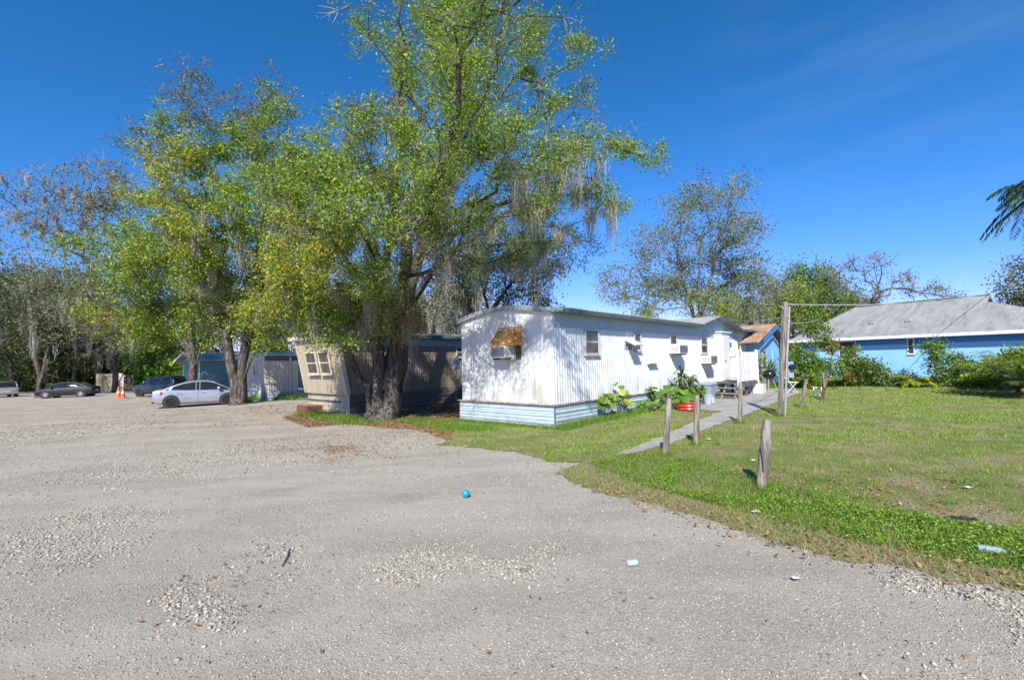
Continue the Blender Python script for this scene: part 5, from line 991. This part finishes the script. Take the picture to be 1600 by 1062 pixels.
def blades(x, y, h, wd, cols, lean=.5, zo=0.):
    n = len(x); z = gz(x) + zo; a = r.uniform(0, 6.28, n); b = np.stack([np.cos(a), np.sin(a), np.zeros(n)], -1) * (wd * .5)[:, None]; ld_ = r.uniform(0, 6.28, n); lm = r.uniform(.1, 1, n) * lean * h
    base = np.stack([x, y, z], -1); off = np.stack([np.cos(ld_) * lm, np.sin(ld_) * lm, h], -1); v = np.stack([base - b, base + b, base + off], 1).reshape(-1, 3); return v, np.arange(3 * n).reshape(-1, 3), cols
gs = []
for (y0, y1, N_, hh, ww) in ((3, 9, 260000, .035, .006), (9, 16, 330000, .04, .010), (16, 30, 330000, .05, .018), (30, 50, 90000, .08, .04)):
    x, y = scatter(lawn_r, N_, ((-3, y0), (46, y1))); k = vis(x, y); x, y = x[k], y[k]; k = (~inpoly(x, y, walk_p) | (r.uniform(size=len(x)) < np.where(y < 10, .22, .015))) & ~inpoly(x, y, home_q); x, y = x[k], y[k]
    pt = patchy(x, y); k = r.uniform(size=len(x)) < np.clip(.85 + .2 * pt, .45, 1); x, y, pt = x[k], y[k], pt[k]; n = len(x)
    pt2 = patchy(x * .45 + 1.7, y * .6 + .4) + .5 * patchy(x * 2.3, y * 2.6); dryp = np.clip(.36 - .34 * pt2, .02, .9); 
    base = np.array([(.25, .37, .045), (.15, .25, .03), (.36, .46, .08)])[r.integers(0, 3, n)]; dry = np.array([(.40, .34, .19), (.30, .24, .14), (.44, .42, .24)])[r.integers(0, 3, n)]
    near_edge = np.zeros(n, bool)
    cols = np.where((r.uniform(size=n) < dryp)[:, None], dry, base) * r.uniform(.7, 1.25, (n, 1)); h = hh * r.uniform(.4, 1.3, n) * (1 + .5 * np.clip(pt2, -1, 1.2)); gs.append(blades(x, y, h, ww * r.uniform(.6, 1.4, n), cols, .9))
# taller weeds along the skirting, and tufts round posts
def strip(pts, n, sd_, hh, ww, pal_='bright'):
    pts = np.array(pts); seg = r.integers(0, len(pts) - 1, n); t = r.uniform(size=n); p = pts[seg] + (pts[seg + 1] - pts[seg]) * t[:, None] + r.normal(0, sd_, (n, 2)); gs.append(blades(p[:, 0], p[:, 1], hh * r.uniform(.4, 1.4, n), ww * np.ones(n), pal(pal_, n, r), .7))
strip([wl(a, .32)[:2] for a in (-.3, 2, 4, 6, 8, 9)], 14000, .14, .16, .012)
strip([tuple((A + V(-.73879, .67393, 0) * a + V(-.67393, -.73879, 0) * .25)[:2]) for a in (0, 1, 2, 3, 3.8)], 5000, .1, .09, .010)
strip(gp([(475, 646), (500, 648), (540, 655), (575, 662)]), 5000, .35, .12, .016)
strip(gp([(640, 655), (700, 668), (760, 672)]), 5000, .3, .10, .012)
strip(gp([(1130, 608), (1260, 603), (1400, 598), (1600, 596)]), 12000, .5, .25, .03)
strip(gp([(385, 626), (430, 624), (475, 624)]), 3000, .3, .3, .03)

for q_ in ((1039, 712), (1088, 696), (1157, 661), (1190, 765), (1217, 650), (1252, 637), (1284, 625)):
    c_ = G(*q_); n = 260; a_ = r.uniform(0, 6.28, n); d_ = .05 + np.abs(r.normal(0, .07, n)); gs.append(blades(c_[0] + d_ * np.cos(a_), c_[1] + d_ * np.sin(a_), r.uniform(.05, .17, n), .007 + 0 * d_, pal('bright', n, r), .6))
cx_, cy_ = scatter(clover, 42000); k = vis(cx_, cy_); cx_, cy_ = cx_[k], cy_[k]; n = len(cx_); gs.append(blades(cx_, cy_, r.uniform(.03, .13, n), .005 + 0 * cx_, np.where((r.uniform(size=n) < .2)[:, None], V(.40, .33, .18), pal('bright', n, r)), 1.))
gv, gf, gc = merge(gs); tag(link('grass', npmesh('grass', gv, gf, gc), M['grass']), 'short patchy green and straw coloured grass blades of the lawn', 'grass', kind='stuff')
# clover band

tc_x, tc_y = scatter(lawn_r, 5200, ((-3, 4), (30, 24))); kk = vis(tc_x, tc_y) & ~inpoly(tc_x, tc_y, walk_p) & ~inpoly(tc_x, tc_y, home_q); tc_x, tc_y = tc_x[kk], tc_y[kk]; kk = r.uniform(size=len(tc_x)) < .10 + .35 * np.clip(patchy(tc_x * .8, tc_y), 0, 1); tc_x, tc_y = tc_x[kk], tc_y[kk]; m_ = len(tc_x)
rp_ = 34; tx = np.repeat(tc_x, rp_) + r.normal(0, .05, m_ * rp_); ty = np.repeat(tc_y, rp_) + r.normal(0, .05, m_ * rp_); hh_ = np.repeat(r.uniform(.04, .10, m_), rp_) * r.uniform(.4, 1.2, m_ * rp_); tcol = np.repeat(pal('bright', m_, r) * 1.35, rp_, 0) * r.uniform(.8, 1.2, (m_ * rp_, 1)); wd_ = .004 + .0009 * ty
v3, f3, c3 = blades(tx, ty, hh_, wd_, tcol, .9); tuft_o = link('grass_tufts', npmesh('grass_tufts', v3, f3, c3), M['grass']); tag(tuft_o, 'taller bright tufts of grass dotted over the lawn', 'grass', kind='stuff')
x, y = scatter(clover, 300000); x = x + r.normal(0, .10, len(x)); y = y + r.normal(0, .13, len(x)); k = ~inpoly(x, y, gp([(880, 735), (925, 728), (985, 754), (1140, 797), (1330, 848), (1500, 880), (1700, 935), (1700, 1100), (880, 1100)])) | (r.uniform(size=len(x)) < .08); x, y = x[k], y[k]; k = vis(x, y); x, y = x[k], y[k]; pt = patchy(x * 1.7, y * 1.7); k = r.uniform(size=len(x)) < np.clip(.42 + .7 * pt + .25 * patchy(x * 5, y * 5), .04, 1); x, y, pt = x[k], y[k], pt[k]; n = len(x)
z = gz(x) + r.uniform(.02, .085, n) * (.75 + .5 * np.clip(pt, -1, 1)); lv, lf3, lc = leaves_geo(np.stack([x, y, z], -1), .020, np.array([(.17, .30, .025), (.11, .21, .025), (.25, .38, .04), (.36, .40, .08)])[r.choice(4, n, p=[.36, .3, .28, .06])] * r.uniform(.75, 1.2, (n, 1)), r, .85, 1.2)
tag(link('clover', npmesh('clover', lv, lf3, lc), M['grass']), 'band of bright green clover along the lawn edge', 'clover', kind='stuff')
# stones
ph = np.array([(1, 0, 0), (-1, 0, 0), (0, 1, 0), (0, -1, 0), (0, 0, 1), (0, 0, -1)], float); of = np.array([(0, 2, 4), (2, 1, 4), (1, 3, 4), (3, 0, 4), (2, 0, 5), (1, 2, 5), (3, 1, 5), (0, 3, 5)])
def stones(x, y, s_, tone):
    s_ = np.minimum(s_, np.median(s_) * 2.4)
    n = len(x); a = r.uniform(0, 6.28, n); c, s2 = np.cos(a), np.sin(a); sc = np.stack([s_ * r.uniform(.6, 1.3, n), s_ * r.uniform(.5, 1., n), s_ * r.uniform(.25, .6, n)], -1); v = ph[None] * sc[:, None] * .5 * r.uniform(.7, 1.3, (n, 6, 1)) + r.normal(0, .08, (n, 6, 3)) * s_[:, None, None]
    vx = v[..., 0] * c[:, None] - v[..., 1] * s2[:, None]; vy = v[..., 0] * s2[:, None] + v[..., 1] * c[:, None]; z = gz(x) + sc[:, 2] * .22
    v = np.stack([vx + x[:, None], vy + y[:, None], v[..., 2] + z[:, None]], -1).reshape(-1, 3); f = (of[None] + (np.arange(n) * 6)[:, None, None]).reshape(-1, 3)
    cl = np.array([(.43, .395, .33), (.34, .31, .255), (.50, .465, .395), (.20, .18, .145), (.38, .32, .24)])[r.choice(5, n, p=[.34, .3, .14, .14, .08])] * tone * r.uniform(.85, 1.15, (n, 1)); return v, f, np.repeat(cl, 8, 0)
lot = [(-60, 2.2), (14, 2.2), (14, 60), (-60, 60)]; gs = []
def lot_ok(x, y): return vis(x, y) & ~inpoly(x, y, lawn)
for (y0, y1, n, s_) in ((2.2, 4.5, 90000, .010), (4.5, 8, 90000, .013), (8, 15, 70000, .020), (15, 32, 40000, .034)):
    y = r.uniform(y0, y1, n); x = r.uniform(-1.25, 1.2, n) * y; k = lot_ok(x, y); x, y = x[k], y[k]; pt = patchy(x * .8 + 3, y * 1.3); k = r.uniform(size=len(x)) < np.clip(.62 + .42 * pt, .2, 1); x, y = x[k], y[k]; gs.append(stones(x, y, s_ * r.gamma(2.2, .46, len(x)), .95))
for poly, n, s_ in (([(590, 905), (620, 870), (700, 850), (790, 860), (860, 850), (850, 900), (760, 912), (700, 880), (620, 925)], 2600, .026), ([(-20, 860), (60, 810), (200, 790), (240, 830), (140, 880), (-20, 900)], 2600, .028), ([(230, 960), (280, 900), (400, 850), (490, 870), (440, 920), (350, 990), (260, 1000)], 2200, .027),
    ([(1380, 890), (1500, 915), (1700, 960), (1700, 1000), (1500, 950), (1390, 915)], 1500, .028), ([(1380, 1062), (1500, 990), (1700, 980), (1700, 1100), (1400, 1100)], 1100, .03), ([(120, 740), (300, 700), (480, 690), (520, 710), (330, 745), (150, 765)], 5000, .035), ([(640, 730), (760, 715), (860, 745), (800, 800), (690, 770)], 1600, .02), ([(880, 735), (780, 712), (830, 720), (905, 726)], 800, .025), ([(-20, 670), (200, 655), (230, 672), (-20, 700)], 3500, .05)):
    
    x, y = scatter(gp(poly), int(n * 4.4)); sx = max(x.std(), .2) * .42; sy = max(y.std(), .1) * .5; x = x + r.normal(0, sx, len(x)); y = y + r.normal(0, sy, len(y))
    k = ~inpoly(x, y, lawn) & (r.uniform(size=len(x)) < np.clip(.5 + .7 * patchy(x * 1.9 + 5, y * 2.3), .03, 1)); gs.append(stones(x[k], y[k], s_ * .72 * r.gamma(2.2, .46, k.sum()), .95))
sv_, sf_, sc_ = merge(gs); tag(link('gravel', npmesh('gravel', sv_, sf_, sc_), M['stone']), 'loose pale limestone chips scattered over the lot', 'gravel', kind='stuff')
# fallen leaves
gs = []
def fall(x, y, s_, zo=.012): 
    n = len(x); cl = np.array([(.30, .16, .07), (.22, .12, .06), (.38, .24, .11), (.14, .09, .05), (.36, .13, .04)])[r.integers(0, 5, n)] * r.uniform(.7, 1.2, (n, 1)); z = gz(x) + zo + r.uniform(0, .015, n); g_ = leaves_geo(np.stack([x, y, z], -1), s_, cl, r, .45, 3.5); gs.append(g_)
y = r.uniform(2.3, 14, 2000); x = r.uniform(-1.2, 1.2, 2000) * y; k = lot_ok(x, y) & (r.uniform(size=2000) < np.where(y < 6, .13, .4)); fall(x[k], y[k], .035)
x, y = scatter(litter_poly, 26000); fall(x, y, .08)
for poly, n, s_ in (([(230, 960), (280, 900), (400, 850), (490, 870), (440, 920), (350, 990)], 26, .045), ([(380, 690), (640, 664), (720, 700), (560, 722), (420, 716)], 500, .06), ([(880, 742), (1000, 780), (1200, 832), (1400, 872), (1600, 905), (1600, 925), (1400, 890), (1200, 846), (1000, 788)], 1800, .05), ([(500, 698), (560, 696), (565, 706), (510, 710)], 260, .045), ([(370, 640), (460, 628), (475, 640), (420, 652)], 300, .08), ([(1100, 730), (1500, 740), (1600, 880), (1250, 830)], 500, .05), ([(150, 640), (450, 628), (450, 665), (150, 680)], 350, .09)):
    x, y = scatter(gp(poly), n * 3); x = x + r.normal(0, x.std() * .25, len(x)); y = y + r.normal(0, y.std() * .25, len(y)); fall(x, y, s_, .03 if poly[0][0] > 870 else .012)
lv, lf4, lc = merge(gs); tag(link('fallen_leaves', npmesh('fallen_leaves', lv, lf4, lc), M['litter']), 'brown fallen oak leaves strewn over gravel and lawn edge', 'fallen leaves', kind='stuff')
# dry straw fringe between the road and the clover
fr_poly = gp([(880, 735), (905, 758), (1000, 785), (1100, 808), (1200, 845), (1300, 870), (1400, 885), (1500, 905), (1700, 945), (1700, 930), (1500, 880), (1330, 848), (1140, 797), (985, 754), (925, 728)])
x, y = scatter(fr_poly, 75000); x = x + r.normal(0, .07, len(x)); y = y + r.normal(0, .10, len(y)); n = len(x); v3, f3, c3 = blades(x, y, .03 * r.uniform(.5, 1.5, n), .007 * np.ones(n), np.array([(.42, .33, .19), (.34, .27, .15), (.26, .25, .10), (.48, .42, .26)])[r.integers(0, 4, n)] * r.uniform(.7, 1.2, (n, 1)), 1.8)
tag(link('dry_grass', npmesh('dry_grass', v3, f3, c3), M['grass']), 'straw coloured dry grass fringe along the gravel', 'dry grass', kind='stuff')
